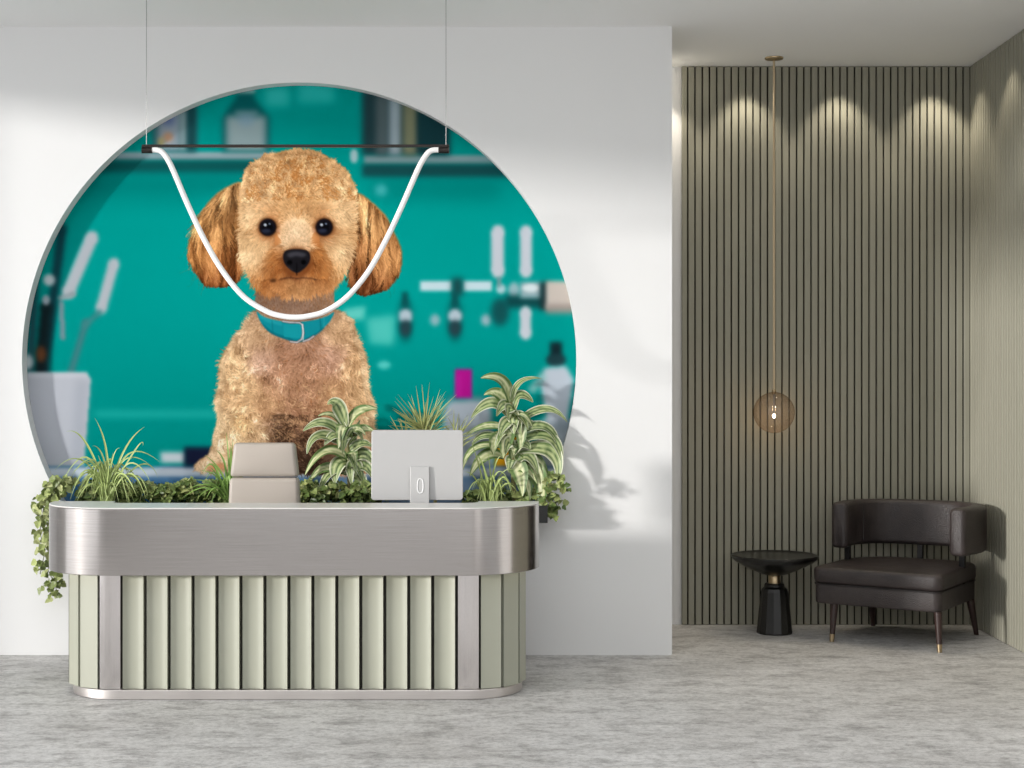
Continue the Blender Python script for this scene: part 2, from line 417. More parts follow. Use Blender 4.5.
    # ---- the poodle, underpainting at 1 px then hair strokes at SS
    HEAD = catmull([(243, 180), (248, 168), (261, 158), (279, 152), (300, 149.5), (321, 154), (339, 164), (352, 179), (357, 198), (354, 234), (350, 260), (339, 281), (326, 292), (300, 299), (274, 296), (256, 287), (248, 271), (240, 252), (239, 234), (241, 213), (241, 195)])
    EARL = catmull([(243, 184), (227, 187), (211, 199), (202, 213), (194, 231), (188, 245), (190, 260), (197, 275), (205, 285), (222, 286), (238, 282), (242, 268), (242, 244), (246, 215)])
    EARR = catmull([(352, 197), (359, 193), (373, 203), (386, 216), (395, 234), (402, 252), (400, 271), (391, 286), (376, 293), (360, 294), (352, 285), (350, 274), (352, 252), (350, 225)])
    NECK = [(256, 285), (334, 285), (334, 320), (256, 320)]
    BODY = catmull([(260, 310), (250, 316), (242, 327), (227, 347), (219, 364), (220, 382), (216, 399), (217, 418), (213, 438), (209, 453), (197, 462), (195, 468), (215, 472), (372, 472), (373, 445), (374, 418), (373, 399), (367, 381), (367, 364), (360, 344), (353, 322), (343, 313), (330, 309)], 5)
    def field(pts):
        a = np.array([(x, y, r) for x, y, r, c in pts], float); cs = np.array([c for *_, c in pts], float)
        def f(x, y):
            x = np.asarray(x, float); y = np.asarray(y, float)
            w = np.exp(-(((x[..., None] - a[:, 0]) ** 2 + (y[..., None] - a[:, 1]) ** 2) / a[:, 2] ** 2)) + 1e-9
            return (w[..., None] * cs).sum(-2) / w.sum(-1)[..., None]
        return f
    head_c = field([(300, 160, 26, (208, 166, 116)), (268, 172, 22, (216, 178, 130)), (332, 175, 22, (218, 178, 128)), (300, 192, 24, (206, 162, 110)), (262, 200, 16, (222, 186, 140)), (336, 200, 16, (226, 192, 146)),
        (256, 217, 12, (226, 194, 148)), (338, 217, 12, (232, 200, 152)), (268, 216, 8, (206, 152, 100)), (325, 216, 8, (204, 150, 98)), (297, 222, 9, (222, 186, 140)), (296, 240, 13, (240, 214, 176)), (280, 232, 8, (214, 168, 118)), (312, 232, 8, (216, 170, 120)),
        (268, 229, 11, (176, 118, 70)), (326, 229, 11, (172, 114, 68)), (252, 240, 10, (214, 178, 130)), (342, 238, 9, (206, 166, 116)), (254, 255, 13, (230, 200, 156)), (340, 252, 11, (228, 196, 152)), (264, 248, 8, (226, 192, 144)), (331, 247, 8, (228, 194, 146)),
        (276, 256, 9, (158, 96, 46)), (318, 254, 9, (160, 98, 46)), (274, 270, 10, (136, 78, 36)), (320, 270, 10, (140, 82, 38)), (262, 278, 9, (168, 110, 60)), (334, 270, 9, (190, 140, 88)), (297, 247, 7, (168, 108, 58)), (297, 275, 7, (120, 70, 36)),
        (298, 287, 11, (190, 142, 94)), (280, 287, 9, (180, 126, 78)), (318, 287, 9, (184, 132, 84)), (258, 268, 8, (204, 160, 110)), (343, 262, 8, (214, 176, 128))])
    ear_c = field([(235, 192, 18, (206, 164, 112)), (215, 215, 18, (192, 144, 90)), (232, 225, 18, (180, 130, 78)), (200, 250, 16, (176, 122, 70)), (228, 258, 16, (140, 86, 44)), (240, 245, 12, (126, 76, 40)), (215, 281, 14, (124, 70, 36)), (235, 278, 10, (98, 54, 28)),
        (362, 205, 16, (196, 150, 98)), (380, 220, 16, (190, 142, 90)), (356, 232, 12, (134, 86, 48)), (380, 250, 16, (178, 126, 76)), (396, 255, 12, (170, 120, 72)), (360, 262, 14, (116, 70, 38)), (385, 282, 14, (118, 70, 38)), (362, 288, 13, (88, 48, 26))])
    body_c = field([(296, 302, 22, (138, 112, 94)), (262, 300, 14, (120, 96, 80)), (330, 302, 14, (150, 122, 98)), (260, 330, 18, (196, 164, 128)), (340, 330, 16, (196, 162, 124)), (296, 350, 22, (172, 132, 106)), (262, 358, 11, (202, 168, 146)), (330, 356, 11, (194, 156, 132)),
        (232, 365, 16, (206, 174, 132)), (360, 362, 14, (200, 164, 122)), (296, 385, 24, (178, 138, 108)), (240, 395, 18, (204, 170, 128)), (362, 395, 14, (204, 170, 128)), (232, 430, 16, (222, 196, 156)), (242, 424, 8, (214, 174, 120)), (255, 440, 14, (212, 182, 142)), (362, 430, 14, (214, 184, 144)),
        (225, 458, 15, (226, 198, 160)), (280, 425, 11, (112, 84, 64)), (275, 448, 13, (84, 60, 46)), (305, 420, 15, (160, 120, 92)), (310, 445, 14, (104, 78, 60)), (320, 465, 14, (86, 66, 54)), (335, 430, 10, (122, 92, 66)), (268, 405, 12, (188, 150, 112)), (335, 395, 13, (184, 146, 108)), (350, 455, 12, (206, 172, 132)), (350, 468, 10, (196, 140, 96))])
    masks = {}
    for nm, poly, fn in (('body', BODY, body_c), ('neck', NECK, body_c), ('earl', EARL, ear_c), ('earr', EARR, ear_c), ('head', HEAD, head_c)):
        m0 = pip(gx, gy, poly); masks[nm] = m0
        m = blur(m0.astype(float), .8)[..., None]
        img[:] = img * (1 - m) + fn(gx, gy) * np.array([.95, .86, .76]) * m
    # soft dark modelling printed in the picture: under the jaw and behind the ears
    big = np.repeat(np.repeat(img, SS, 0), SS, 1)
    for c in range(3): big[..., c] = blur(big[..., c], SS * .45)
    dog = np.repeat(np.repeat(masks['body'] | masks['neck'] | masks['earl'] | masks['earr'] | masks['head'], SS, 0), SS, 1)
    HB, WB = big.shape[:2]
    flat = big.reshape(-1, 3); dflat = dog.reshape(-1)
    def nf(sx, sy, seed):
        r = np.random.default_rng(seed).standard_normal((HH, W))
        fy = np.fft.fftfreq(HH)[:, None]; fx = np.fft.rfftfreq(W)[None]
        a = np.fft.irfft2(np.fft.rfft2(r) * np.exp(-2 * math.pi ** 2 * ((fx * sx) ** 2 + (fy * sy) ** 2)), s=(HH, W))
        return a / a.std()
    def at(f, x, y): return f[np.clip((y - Y0).astype(int), 0, HH - 1), np.clip((x - X0).astype(int), 0, W - 1)]
    def erode(mask, s, lim=.85): return blur(mask.astype(float), s) > lim
    def strokes(n, mask, colf, angf, length, curl, wig, width, bright=(.78, 1.2), order='down', clump=None, turn=None, stop=None, taper=.75, jit=.25):
        ys, xs = np.nonzero(mask); k = rng.integers(0, len(ys), n)
        x = xs[k] + X0 + rng.random(n); y = ys[k] + Y0 + rng.random(n)
        br = rng.uniform(*bright, n)
        if clump is not None: br = br * np.clip(1 + clump[1] * at(clump[0], x, y), .35, 1.9)
        if order == 'tone': o = np.argsort(br + rng.normal(0, .06, n))
        elif order == 'down': o = np.argsort(-y)
        else: o = np.arange(n)
        x, y, br = x[o], y[o], br[o]
        m = 26
        L = length[0] + (length[1] - length[0]) * rng.random(n); a = angf(x, y) + rng.normal(0, jit, n)
        if turn is not None: a = a + turn[1] * at(turn[0], x, y)
        if stop is not None: L = np.minimum(L, np.maximum(3, stop(x, y) + rng.uniform(-1, 3.5, n)))
        kap = rng.normal(0, curl, n); ph = rng.random(n) * 6.28; fr = rng.uniform(1, 2.0, n)
        if turn is not None: ph = at(turn[0], x, y) * 1.5 + rng.normal(0, .5, n); kap = at(turn[0], y * .7 + 60, x * .7 + 60) * curl + rng.normal(0, curl * .4, n)
        base = colf(x, y)
        px = np.zeros((n, m)); py = np.zeros((n, m)); cx, cy = x.copy(), y.copy()
        for i in range(m):
            px[:, i], py[:, i] = cx, cy
            tt = i / m; ang = a + kap * L * tt + wig * np.sin(ph + fr * 6.28 * tt)
            cx = cx + np.cos(ang) * L / m; cy = cy + np.sin(ang) * L / m
        tt = np.linspace(0, 1, m)
        shade = (br[:, None] * (.86 + .20 * np.sin(tt * 2.6)[None]))
        col = np.clip(base[:, None, :] * shade[..., None] ** np.array([.86, 1.04, 1.24]), 0, 250)
        wd = width * (1 - taper * tt)
        sx = ((px - X0) * SS).astype(int); sy = ((py - Y0) * SS).astype(int)
        R = int(math.ceil(width * SS / 2)); idx = []; cc = []
        for dx in range(-R, R + 1):
            for dy in range(-R, R + 1):
                d = math.hypot(dx, dy)
                keep = d <= wd * SS / 2 + .3
                if not keep.any(): continue
                ix = np.where(keep[None] & (sx + dx >= 0) & (sx + dx < WB) & (sy + dy >= 0) & (sy + dy < HB), (sy + dy) * WB + sx + dx, -1)
                idx.append(ix); cc.append(col * (1 - .10 * d / (R + .5)))
        idx = np.stack(idx, -1).reshape(n, -1); cc = np.stack(cc, -2).reshape(n, -1, 3)
        for i in range(0, n, 400):
            ii = idx[i:i + 400].ravel(); ok = ii >= 0
            flat[ii[ok]] = cc[i:i + 400].reshape(-1, 3)[ok]; dflat[ii[ok]] = True
    out = lambda cx, cy, j: (lambda x, y: np.arctan2((y - cy) * 1.0 + j, (x - cx) * 1.3))
    c2, c3, c5, t4, t8 = nf(1.6, 1.6, 1), nf(2.8, 2.8, 2), nf(5, 5, 3), nf(4, 4, 4), nf(9, 9, 5)
    # body: soft fleece in clumps, sparse curls on the chest
    b = masks['body']; be = erode(b, 2.2, .80)
    strokes(5200, be, lambda x, y: body_c(x, y) * .86, out(296, 330, 45), (5, 10), .10, .4, 1.1, (.84, 1.08), None, (c3, .13), (t8, .5))
    fluff = be & ~((np.abs(gx - 296) < 34) & (gy < 402))
    strokes(7000, fluff, body_c, out(296, 335, 40), (5, 11), .12, .5, .75, (.90, 1.12), 'tone', (c2, .13), (t4, .7))
    strokes(2600, be & (np.abs(gx - 296) < 46) & (gy < 410), body_c, out(296, 300, 60), (4, 9), .06, .3, .9, (.95, 1.05), None, (c3, .06), (t8, .4))
    curl = be & (gy > 362) & (np.abs(gx - 292) < 55)
    strokes(900, curl, lambda x, y: body_c(x, y) * 1.08, out(296, 340, 20), (5, 12), .26, .6, .55, (.86, 1.25), None, (c3, .15), (t4, 1.2))
    strokes(330, curl & (gy > 385), lambda x, y: body_c(x, y) * .4 + np.array([118, 98, 72]), out(296, 350, 20), (6, 14), .24, .7, .5, (.95, 1.3), None, None, (t4, 1.2))
    dark = be & (gy > 415) & (np.abs(gx - 297) < 26)
    strokes(900, dark, lambda x, y: body_c(x, y) * .72, lambda x, y: np.full(x.shape, 1.57), (4, 9), .1, .4, .9, (.7, 1.1), None, (c3, .15), (t8, .6))
    strokes(160, dark & (gy < 452), lambda x, y: body_c(x, y) * .5 + np.array([96, 78, 56]), out(296, 380, 20), (6, 14), .2, .7, .5, (.9, 1.3), None, None, (t4, 1.0))
    edge = be & ((np.roll(~b, 6, 1) & (gx < 250)) | (np.roll(~b, -6, 1) & (gx > 340)))
    strokes(2000, edge, lambda x, y: body_c(x, y) * .55 + np.array([100, 90, 74]), out(296, 350, 10), (4, 7.5), .1, .5, .55, (.88, 1.08), None, (c2, .08), (t4, .6))
    strokes(1500, masks['neck'], body_c, lambda x, y: np.full(x.shape, 1.57), (3, 7), .05, .2, .8, (.93, 1.06), None, (c5, .05))
    # ears: long wavy locks hanging down, light strands over dark gaps
    for nm, sgn in (('earl', -1), ('earr', 1)):
        cx = 242 if sgn < 0 else 353; mk = masks[nm]; me_ = erode(mk, 1.6, .8)
        ybot = np.where(mk.any(0), HH - 1 - mk[::-1].argmax(0), 0) + Y0
        stop = lambda x, y, ybot=ybot: ybot[np.clip((x - X0).astype(int), 0, W - 1)] - y
        lock = nf(1.3, 9, 20 + sgn); wave = nf(5, 8, 30 + sgn)
        af = lambda x, y, cx=cx, sgn=sgn: 1.57 - sgn * np.clip(np.abs(x - cx) / 45, 0, 1) * np.clip((258 - y) / 60, -.25, 1) * .85
        strokes(900, me_, lambda x, y: ear_c(x, y) * .80, af, (14, 28), .012, .18, 1.5, (.8, 1.02), None, (lock, .20), (wave, .20), stop, .6, .07)
        strokes(1300, me_, ear_c, af, (12, 28), .014, .24, 1.0, (.84, 1.08), 'tone', (lock, .26), (wave, .26), stop, .7, .08)
        strokes(300, me_ & (lock > .2), lambda x, y: ear_c(x, y) * .8 + np.array([62, 50, 36]), af, (12, 24), .014, .28, .6, (.85, 1.15), 'tone', (lock, .12), (wave, .28), stop, .8, .09)
        strokes(70, me_ & (lock < -.4), lambda x, y: ear_c(x, y) * .55, af, (8, 18), .012, .15, .6, (.8, 1.1), None, None, (wave, .25), stop, .8, .08)
        wisp = mk & ((gx < 206) | (gx > 388))
        strokes(40, wisp, ear_c, lambda x, y, sgn=sgn: 1.57 - sgn * np.full(x.shape, .25), (12, 22), .03, .25, .5, (.9, 1.1), None, None, (wave, .3), None, .8, .15)
    # head: curls on the crown, short soft hair on the face
    h = masks['head']; he = erode(h, 2.0, .84); top = he & (gy < 212)
    crown = lambda x, y: np.arctan2(y - 206, (x - 298) * 1.1)
    strokes(2600, top, lambda x, y: head_c(x, y) * np.array([.98, .90, .80]), crown, (4, 9), .16, .7, 1.1, (.88, 1.04), None, (c3, .08), (t4, .9))
    strokes(3000, top & (gy < 204), head_c, crown, (4, 9), .24, .8, .7, (.86, 1.12), 'tone', (c2, .12), (t4, 1.3))
    strokes(420, top & (gy < 203), lambda x, y: head_c(x, y) * np.array([.82, .68, .52]), crown, (4, 8), .3, .8, .5, (.9, 1.1), None, None, (t4, 1.3))
    strokes(800, top & (gy < 203), lambda x, y: head_c(x, y) * .55 + np.array([105, 92, 70]), crown, (5, 10), .30, .8, .5, (.9, 1.08), None, (c2, .06), (t4, 1.3))
    strokes(420, top & (c3 < -.7) & (gy < 200), lambda x, y: head_c(x, y) * np.array([.90, .78, .62]), crown, (4, 8), .3, .8, .6, (.9, 1.1), None, None, (t4, 1.3))
    redge = he & (gy < 196) & ~erode(h, 5, .82)
    strokes(800, redge, lambda x, y: head_c(x, y) * 1.02, crown, (4, 8), .28, .8, .6, (.9, 1.12), None, (c2, .10), (t4, 1.0))
    mid = he & (gy >= 203) & ((np.abs(gx - 297) > 22) | (gy < 232))
    facef = lambda x, y: np.arctan2(y - 232, (x - 297) * 1.0) + .25 * np.sign(x - 297)
    strokes(4200, mid, head_c, facef, (5, 10), .05, .22, .75, (.95, 1.05), None, (c3, .05), (t8, .22), None, .75, .15)
    brow = he & (((((gx - 256) / 13) ** 2 + ((gy - 218) / 8) ** 2) < 1) | ((((gx - 337) / 13) ** 2 + ((gy - 217) / 8) ** 2) < 1))
    strokes(420, brow, lambda x, y: head_c(x, y) * .6 + np.array([96, 84, 66]), lambda x, y: np.where(x < 297, 2.4, .75), (6, 12), .03, .2, .6, (.94, 1.06), None, (c2, .06), None, None, .75, .18)
    cheek = he & (gy > 234) & (np.abs(gx - 297) > 27)
    strokes(1500, cheek, head_c, lambda x, y: np.arctan2(y - 228, (x - 297) * .55), (7, 13), .04, .22, .8, (.94, 1.06), None, (c3, .08), (t8, .2), None, .75, .14)
    strokes(260, cheek, lambda x, y: head_c(x, y) * .6 + np.array([94, 82, 64]), lambda x, y: np.arctan2(y - 228, (x - 297) * .55), (7, 13), .05, .25, .5, (.95, 1.05), None, (c2, .06), (t8, .2), None, .75, .14)
    muz = he & (((gx - 297) / 31) ** 2 + ((gy - 266) / 24) ** 2 < 1)
    mf = lambda x, y: np.arctan2((y - 246) * 1.1 + 4, (x - 297) * 1.0)
    strokes(2600, muz, lambda x, y: head_c(x, y) * .95, mf, (5, 12), .035, .2, .8, (.86, 1.10), 'tone', (c2, .14), (t8, .2), None, .75, .14)
    strokes(240, muz & (gy > 252) & (np.abs(gx - 297) > 13), lambda x, y: head_c(x, y) * .75 + np.array([62, 50, 34]), mf, (7, 14), .05, .25, .45, (.85, 1.15), None, None, (t8, .25))
    chin = he & (gy > 279) & (np.abs(gx - 298) < 34)
    strokes(700, chin, head_c, lambda x, y: np.arctan2((y - 262), (x - 298) * .6), (4, 8), .04, .2, .8, (.92, 1.08), None, (c3, .06))
    bridge = he & (((gx - 296) / 15) ** 2 + ((gy - 236) / 14) ** 2 < 1)
    strokes(1000, bridge, lambda x, y: head_c(x, y) * .6 + np.array([98, 90, 76]), lambda x, y: np.arctan2(-(254 - y), (x - 296) * 1.0), (3, 7), .04, .2, .7, (.97, 1.03), None, (c3, .03))
    # ---- crisp features at SS
    def crisp(poly, col, s=1.2, alpha=1., mark=True):
        a = np.array(poly); x0, y0 = a.min(0) - 4; x1, y1 = a.max(0) + 4
        i0, i1 = max(0, int((y0 - Y0) * SS)), min(HB, int((y1 - Y0) * SS)); j0, j1 = max(0, int((x0 - X0) * SS)), min(WB, int((x1 - X0) * SS))
        xs, ys = np.meshgrid(X0 + (np.arange(j0, j1) + .5) / SS, Y0 + (np.arange(i0, i1) + .5) / SS)
        m = blur(pip(xs, ys, poly).astype(float), s)
        big[i0:i1, j0:j1] = big[i0:i1, j0:j1] * (1 - m[..., None] * alpha) + np.array(col) * m[..., None] * alpha
        if mark: dog[i0:i1, j0:j1] |= m > .5
        return (i0, i1, j0, j1, m > .5)
    def cell(cx, cy, rx, ry, col, s=1.2, alpha=1.): return crisp([(cx + rx * math.cos(a), cy + ry * math.sin(a)) for a in np.linspace(0, 6.283, 36, endpoint=False)], col, s, alpha)
    def cline(pts, w, col, s=1., alpha=1.):
        for (x0, y0), (x1, y1) in zip(pts[:-1], pts[1:]):
            dx, dy = x1 - x0, y1 - y0; L = math.hypot(dx, dy) or 1; nx, ny = -dy / L * w / 2, dx / L * w / 2; ex, ey = dx / L * w * .3, dy / L * w * .3
            crisp([(x0 + nx - ex, y0 + ny - ey), (x1 + nx + ex, y1 + ny + ey), (x1 - nx + ex, y1 - ny + ey), (x0 - nx - ex, y0 - ny - ey)], col, s, alpha)
    for ex, ey in ((267.8, 227.3), (324.2, 227.2)):
        cell(ex, ey, 11, 10.5, (120, 76, 44), 5, .75); cell(ex, ey, 9, 9, (34, 22, 18), 2.5, .95); cell(ex, ey, 7.8, 8, (22, 20, 26), 1.5)
        cell(ex, ey + .5, 5.2, 5.6, (10, 10, 14), 3); cell(ex - 1.5, ey + 3.6, 4.5, 2.2, (46, 52, 74), 3.5, .8)
        cell(ex - 2.6, ey - 2.4, 1.5, 1.4, (190, 205, 225), 1.5, .95); cell(ex + 1.8, ey - 3.4, 1.0, .9, (120, 140, 170), 1.5, .9)
    cell(278.5, 230.5, 2.2, 2, (196, 150, 120), 2.5, .6); cell(313.5, 230.5, 2.2, 2, (196, 150, 120), 2.5, .6)
    cell(296.5, 262, 16.5, 15, (110, 62, 30), 6, .8)
    nose = catmull([(283, 256), (286, 250.5), (296.5, 249), (307, 250.5), (310.3, 256), (309, 263), (304, 269), (297, 273), (290, 269.5), (284.5, 263.5)])
    crisp(nose, (24, 24, 28), 2)
    crisp(catmull([(287, 254), (296, 251.5), (306, 254), (303, 257), (296, 256), (290, 257.5)]), (72, 74, 84), 5, .8)
    cell(289.6, 262.5, 2.6, 2.4, (6, 6, 8), 2); cell(303.6, 262.3, 2.6, 2.4, (6, 6, 8), 2)
    cline([(296.7, 263), (296.7, 275)], 1., (8, 8, 10), 2, .9); cline([(288, 266.5), (293, 270)], 1, (60, 62, 70), 2.5, .6)
    cline([(280, 279.2), (285, 278.2), (291, 277.6), (297, 278.6), (303, 277.8), (311, 278.4), (317, 279.8)], 1.0, (50, 28, 22), 2.4, .8)
    cell(273, 280.5, 3, 2, (50, 28, 18), 3, .7)
    # collar
    col = catmull([(256.8, 311.5), (264, 317), (280, 321), (296, 322), (314, 320), (327, 316), (334, 312), (332, 318), (327, 325), (314, 336), (299, 342), (282, 338), (268, 331), (260, 321)], 8)
    wins = [crisp(col, (18, 138, 150), 1.6)]
    crisp(catmull([(262, 323), (272, 331.5), (284, 336), (299, 340), (313, 335), (324, 327), (322, 331), (312, 337.5), (299, 342.4), (283, 338.6), (270, 333)], 5), (8, 92, 104), 2.5, .7)
    crisp([(258, 313.5), (268, 318.5), (282, 322), (282, 326), (268, 322.5), (260, 318)], (40, 165, 175), 3, .6)
    crisp([(283.5, 324), (302, 324), (302, 338), (284, 337)], (22, 150, 160), 1.5)
    cline([(272, 321), (273, 333)], .8, (10, 100, 110), 2, .7); cline([(320, 318), (321, 330)], 1, (10, 96, 108), 2, .8); cline([(324, 316.5), (324, 327)], 1, (60, 160, 170), 2, .6)
    for w, c in ((2.0, (60, 58, 60)), (1.2, (205, 208, 212))):
        cline([(282.5, 321.2), (290, 322.4), (299.5, 322.6), (302.4, 325), (303.4, 333), (301.5, 339.5), (297, 342.4), (290, 341.6)], w, c, 1.4)
        cline([(303, 341.5), (309, 339.5), (314, 336)], w, c, 1.4)
    cline([(302.6, 324), (303.2, 340)], .8, (250, 250, 250), 1.2, .9)
    collar = np.zeros((HB, WB), bool)
    i0, i1, j0, j1, m = wins[0]; collar[i0:i1, j0:j1] = m
    # brown hair at the paws
    crisp(catmull([(352, 452), (372, 449), (373, 466), (356, 466)], 5), (170, 86, 50), 5, .7, False); cell(366, 464, 4, 3, (60, 24, 18), 3, .8)
    crisp(catmull([(207, 466), (222, 463), (226, 469), (210, 470)], 5), (206, 140, 96), 4, .7, False)
    return big, dog, collar

def build_mural():
    big, dog, collar = paint_mural()
    D = 3
    n = (big.shape[0] // D); big = big[:n * D, :n * D]
    small = big.reshape(n, D, n, D, 3).mean((1, 3))
    dg = dog[:n * D, :n * D].reshape(n, D, n, D).mean((1, 3)) > .5; cl = collar[:n * D, :n * D].reshape(n, D, n, D).mean((1, 3)) > .5
    small = np.where(dg[..., None] & ~cl[..., None], small * np.array([1.07, 1.03, 1.01]), small)
    c = np.clip(small / 255, 0, 1); c = np.where(c <= .04045, c / 12.92, ((c + .055) / 1.055) ** 2.4)
    c = np.clip(c * MURAL_GAIN, 0, .93)
    d = Y_WALL + REC - .001; s = F / d
    pxs = X0 + (np.arange(n) + .5) * D / SS; pys = Y0 + (np.arange(n) + .5) * D / SS
    gx, gy = np.meshgrid((pxs - 512) / s, EYE - (pys - 384) / s)
    cx, cz, R = (299.5 - 512) * Y_WALL / F, EYE + 24 * Y_WALL / F, 277.5 * Y_WALL / F
    r2 = (gx - cx) ** 2 + (gy - cz) ** 2
    ins = r2 < (R - .001) ** 2
    # move grid points just outside the rim onto it, so that the picture ends in a clean circle
    near = (~ins) & (r2 < (R + .012) ** 2); k = (R - .001) / np.sqrt(np.maximum(r2, 1e-9))
    gx = np.where(near, cx + (gx - cx) * k, gx); gy = np.where(near, cz + (gy - cz) * k, gy)
    ok = ins | near
    q = ok[:-1, :-1] & ok[1:, :-1] & ok[:-1, 1:] & ok[1:, 1:]
    dq = dg[:-1, :-1]; cq = cl[:-1, :-1]
    root = thing('wall_mural', 'round teal wall mural printed with a curly apricot poodle, set in the white wall', 'mural', (cx, d, cz - R))
    off = np.array([cx, d, cz - R])
    idx = np.arange(n * n).reshape(n, n)
    co = np.stack([gx, np.full(gx.shape, d), gy], -1).reshape(-1, 3) - off; cc = np.concatenate([c.reshape(-1, 3), np.ones((n * n, 1))], 1)
    def part(name, mask, parent, label):
        i, j = np.nonzero(mask)
        f = np.stack([idx[i, j], idx[i + 1, j], idx[i + 1, j + 1], idx[i, j + 1]], 1)
        u, inv = np.unique(f.ravel(), return_inverse=True)
        me = bpy.data.meshes.new(name)
        me.vertices.add(len(u)); me.vertices.foreach_set('co', co[u].astype(np.float32).ravel())
        me.loops.add(len(inv)); me.loops.foreach_set('vertex_index', inv.astype(np.int32).ravel())
        me.polygons.add(len(f)); me.polygons.foreach_set('loop_start', np.arange(0, len(inv), 4, dtype=np.int32))
        at = me.color_attributes.new('Col', 'FLOAT_COLOR', 'POINT'); at.data.foreach_set('color', cc[u].astype(np.float32).ravel())
        me.update(calc_edges=True); me.materials.append(M['print'])
        o = bpy.data.objects.new(name, me); C.objects.link(o); o.parent = parent; o['label'] = label
        return o
    part('salon_print', q & ~dq & ~cq, root, 'printed teal grooming salon with shelves and hanging tools')
    p = part('poodle_print', q & dq & ~cq, root, 'printed curly apricot poodle facing forward')
    part('collar_print', q & cq, p, 'printed teal collar with a silver buckle')
# ------------------------------------------------------------------ reception desk
def u_path(front, xl, xr, r, back, k=14):
    pts = [(xl, back), (xl, (back + front + r) / 2)]
    for i in range(k + 1):
        a = math.pi / 2 * i / k; pts.append((xl + r - r * math.cos(a), front + r - r * math.sin(a)))
    for i in range(1, 8): pts.append((xl + r + (xr - xl - 2 * r) * i / 8, front))
    for i in range(k + 1):
        a = math.pi / 2 * i / k; pts.append((xr - r + r * math.sin(a), front + r - r * math.cos(a)))
    pts += [(xr, (back + front + r) / 2), (xr, back)]
    return pts

def u_solid(mb, front, xl, xr, r, back, th, z0, z1, rin=None):
    o = u_path(front, xl, xr, r, back); i = u_path(front + th, xl + th, xr - th, rin if rin else max(.03, r - th), back)
    n = len(o); vs = []
    for z in (z0, z1): vs += [(x, y, z) for x, y in o] + [(x, y, z) for x, y in i]
    fs = []
    for k in range(n - 1):
        fs += [(k, k + 1, 2 * n + k + 1, 2 * n + k), (n + k, 3 * n + k, 3 * n + k + 1, n + k + 1),
               (2 * n + k, 2 * n + k + 1, 3 * n + k + 1, 3 * n + k), (k, n + k, n + k + 1, k + 1)]
    fs += [(0, 2 * n, 3 * n, n), (n - 1, 2 * n - 1, 4 * n - 1, 3 * n - 1)]
    mb.add(vs, fs); return mb

BX0, BX1, BXL, BXR, BR, BF = -1.982, -.2805, -2.312, .062, .26, 7.625
def base_pt(s):
    sl, sr = -(BX0 - (BXL + BR)), (BX1 - BX0) + (BXR - BR - BX1)
    if s < sl:
        d = sl - s; a = min(d / BR, math.pi / 2); e = max(0, d - BR * math.pi / 2)
        return (BXL + BR - BR * math.sin(a), BF + BR * (1 - math.cos(a)) + e), (-math.sin(a), -math.cos(a))
    if s > sr:
        d = s - sr; a = min(d / BR, math.pi / 2); e = max(0, d - BR * math.pi / 2)
        return (BXR - BR + BR * math.sin(a), BF + BR * (1 - math.cos(a)) + e), (math.sin(a), -math.cos(a))
    return (BX0 + s, BF), (0, -1)

def slat_strip(mb, s0, s1, prof, z0, z1, k=10):
    front = []; back = []
    for i in range(k + 1):
        t = i / k; p, nn = base_pt(s0 + (s1 - s0) * t); d = prof(t)
        front.append((p[0] + nn[0] * d, p[1] + nn[1] * d)); back.append((p[0] - nn[0] * .018, p[1] - nn[1] * .018))
    mb.prism(front + back[::-1], z0, z1)

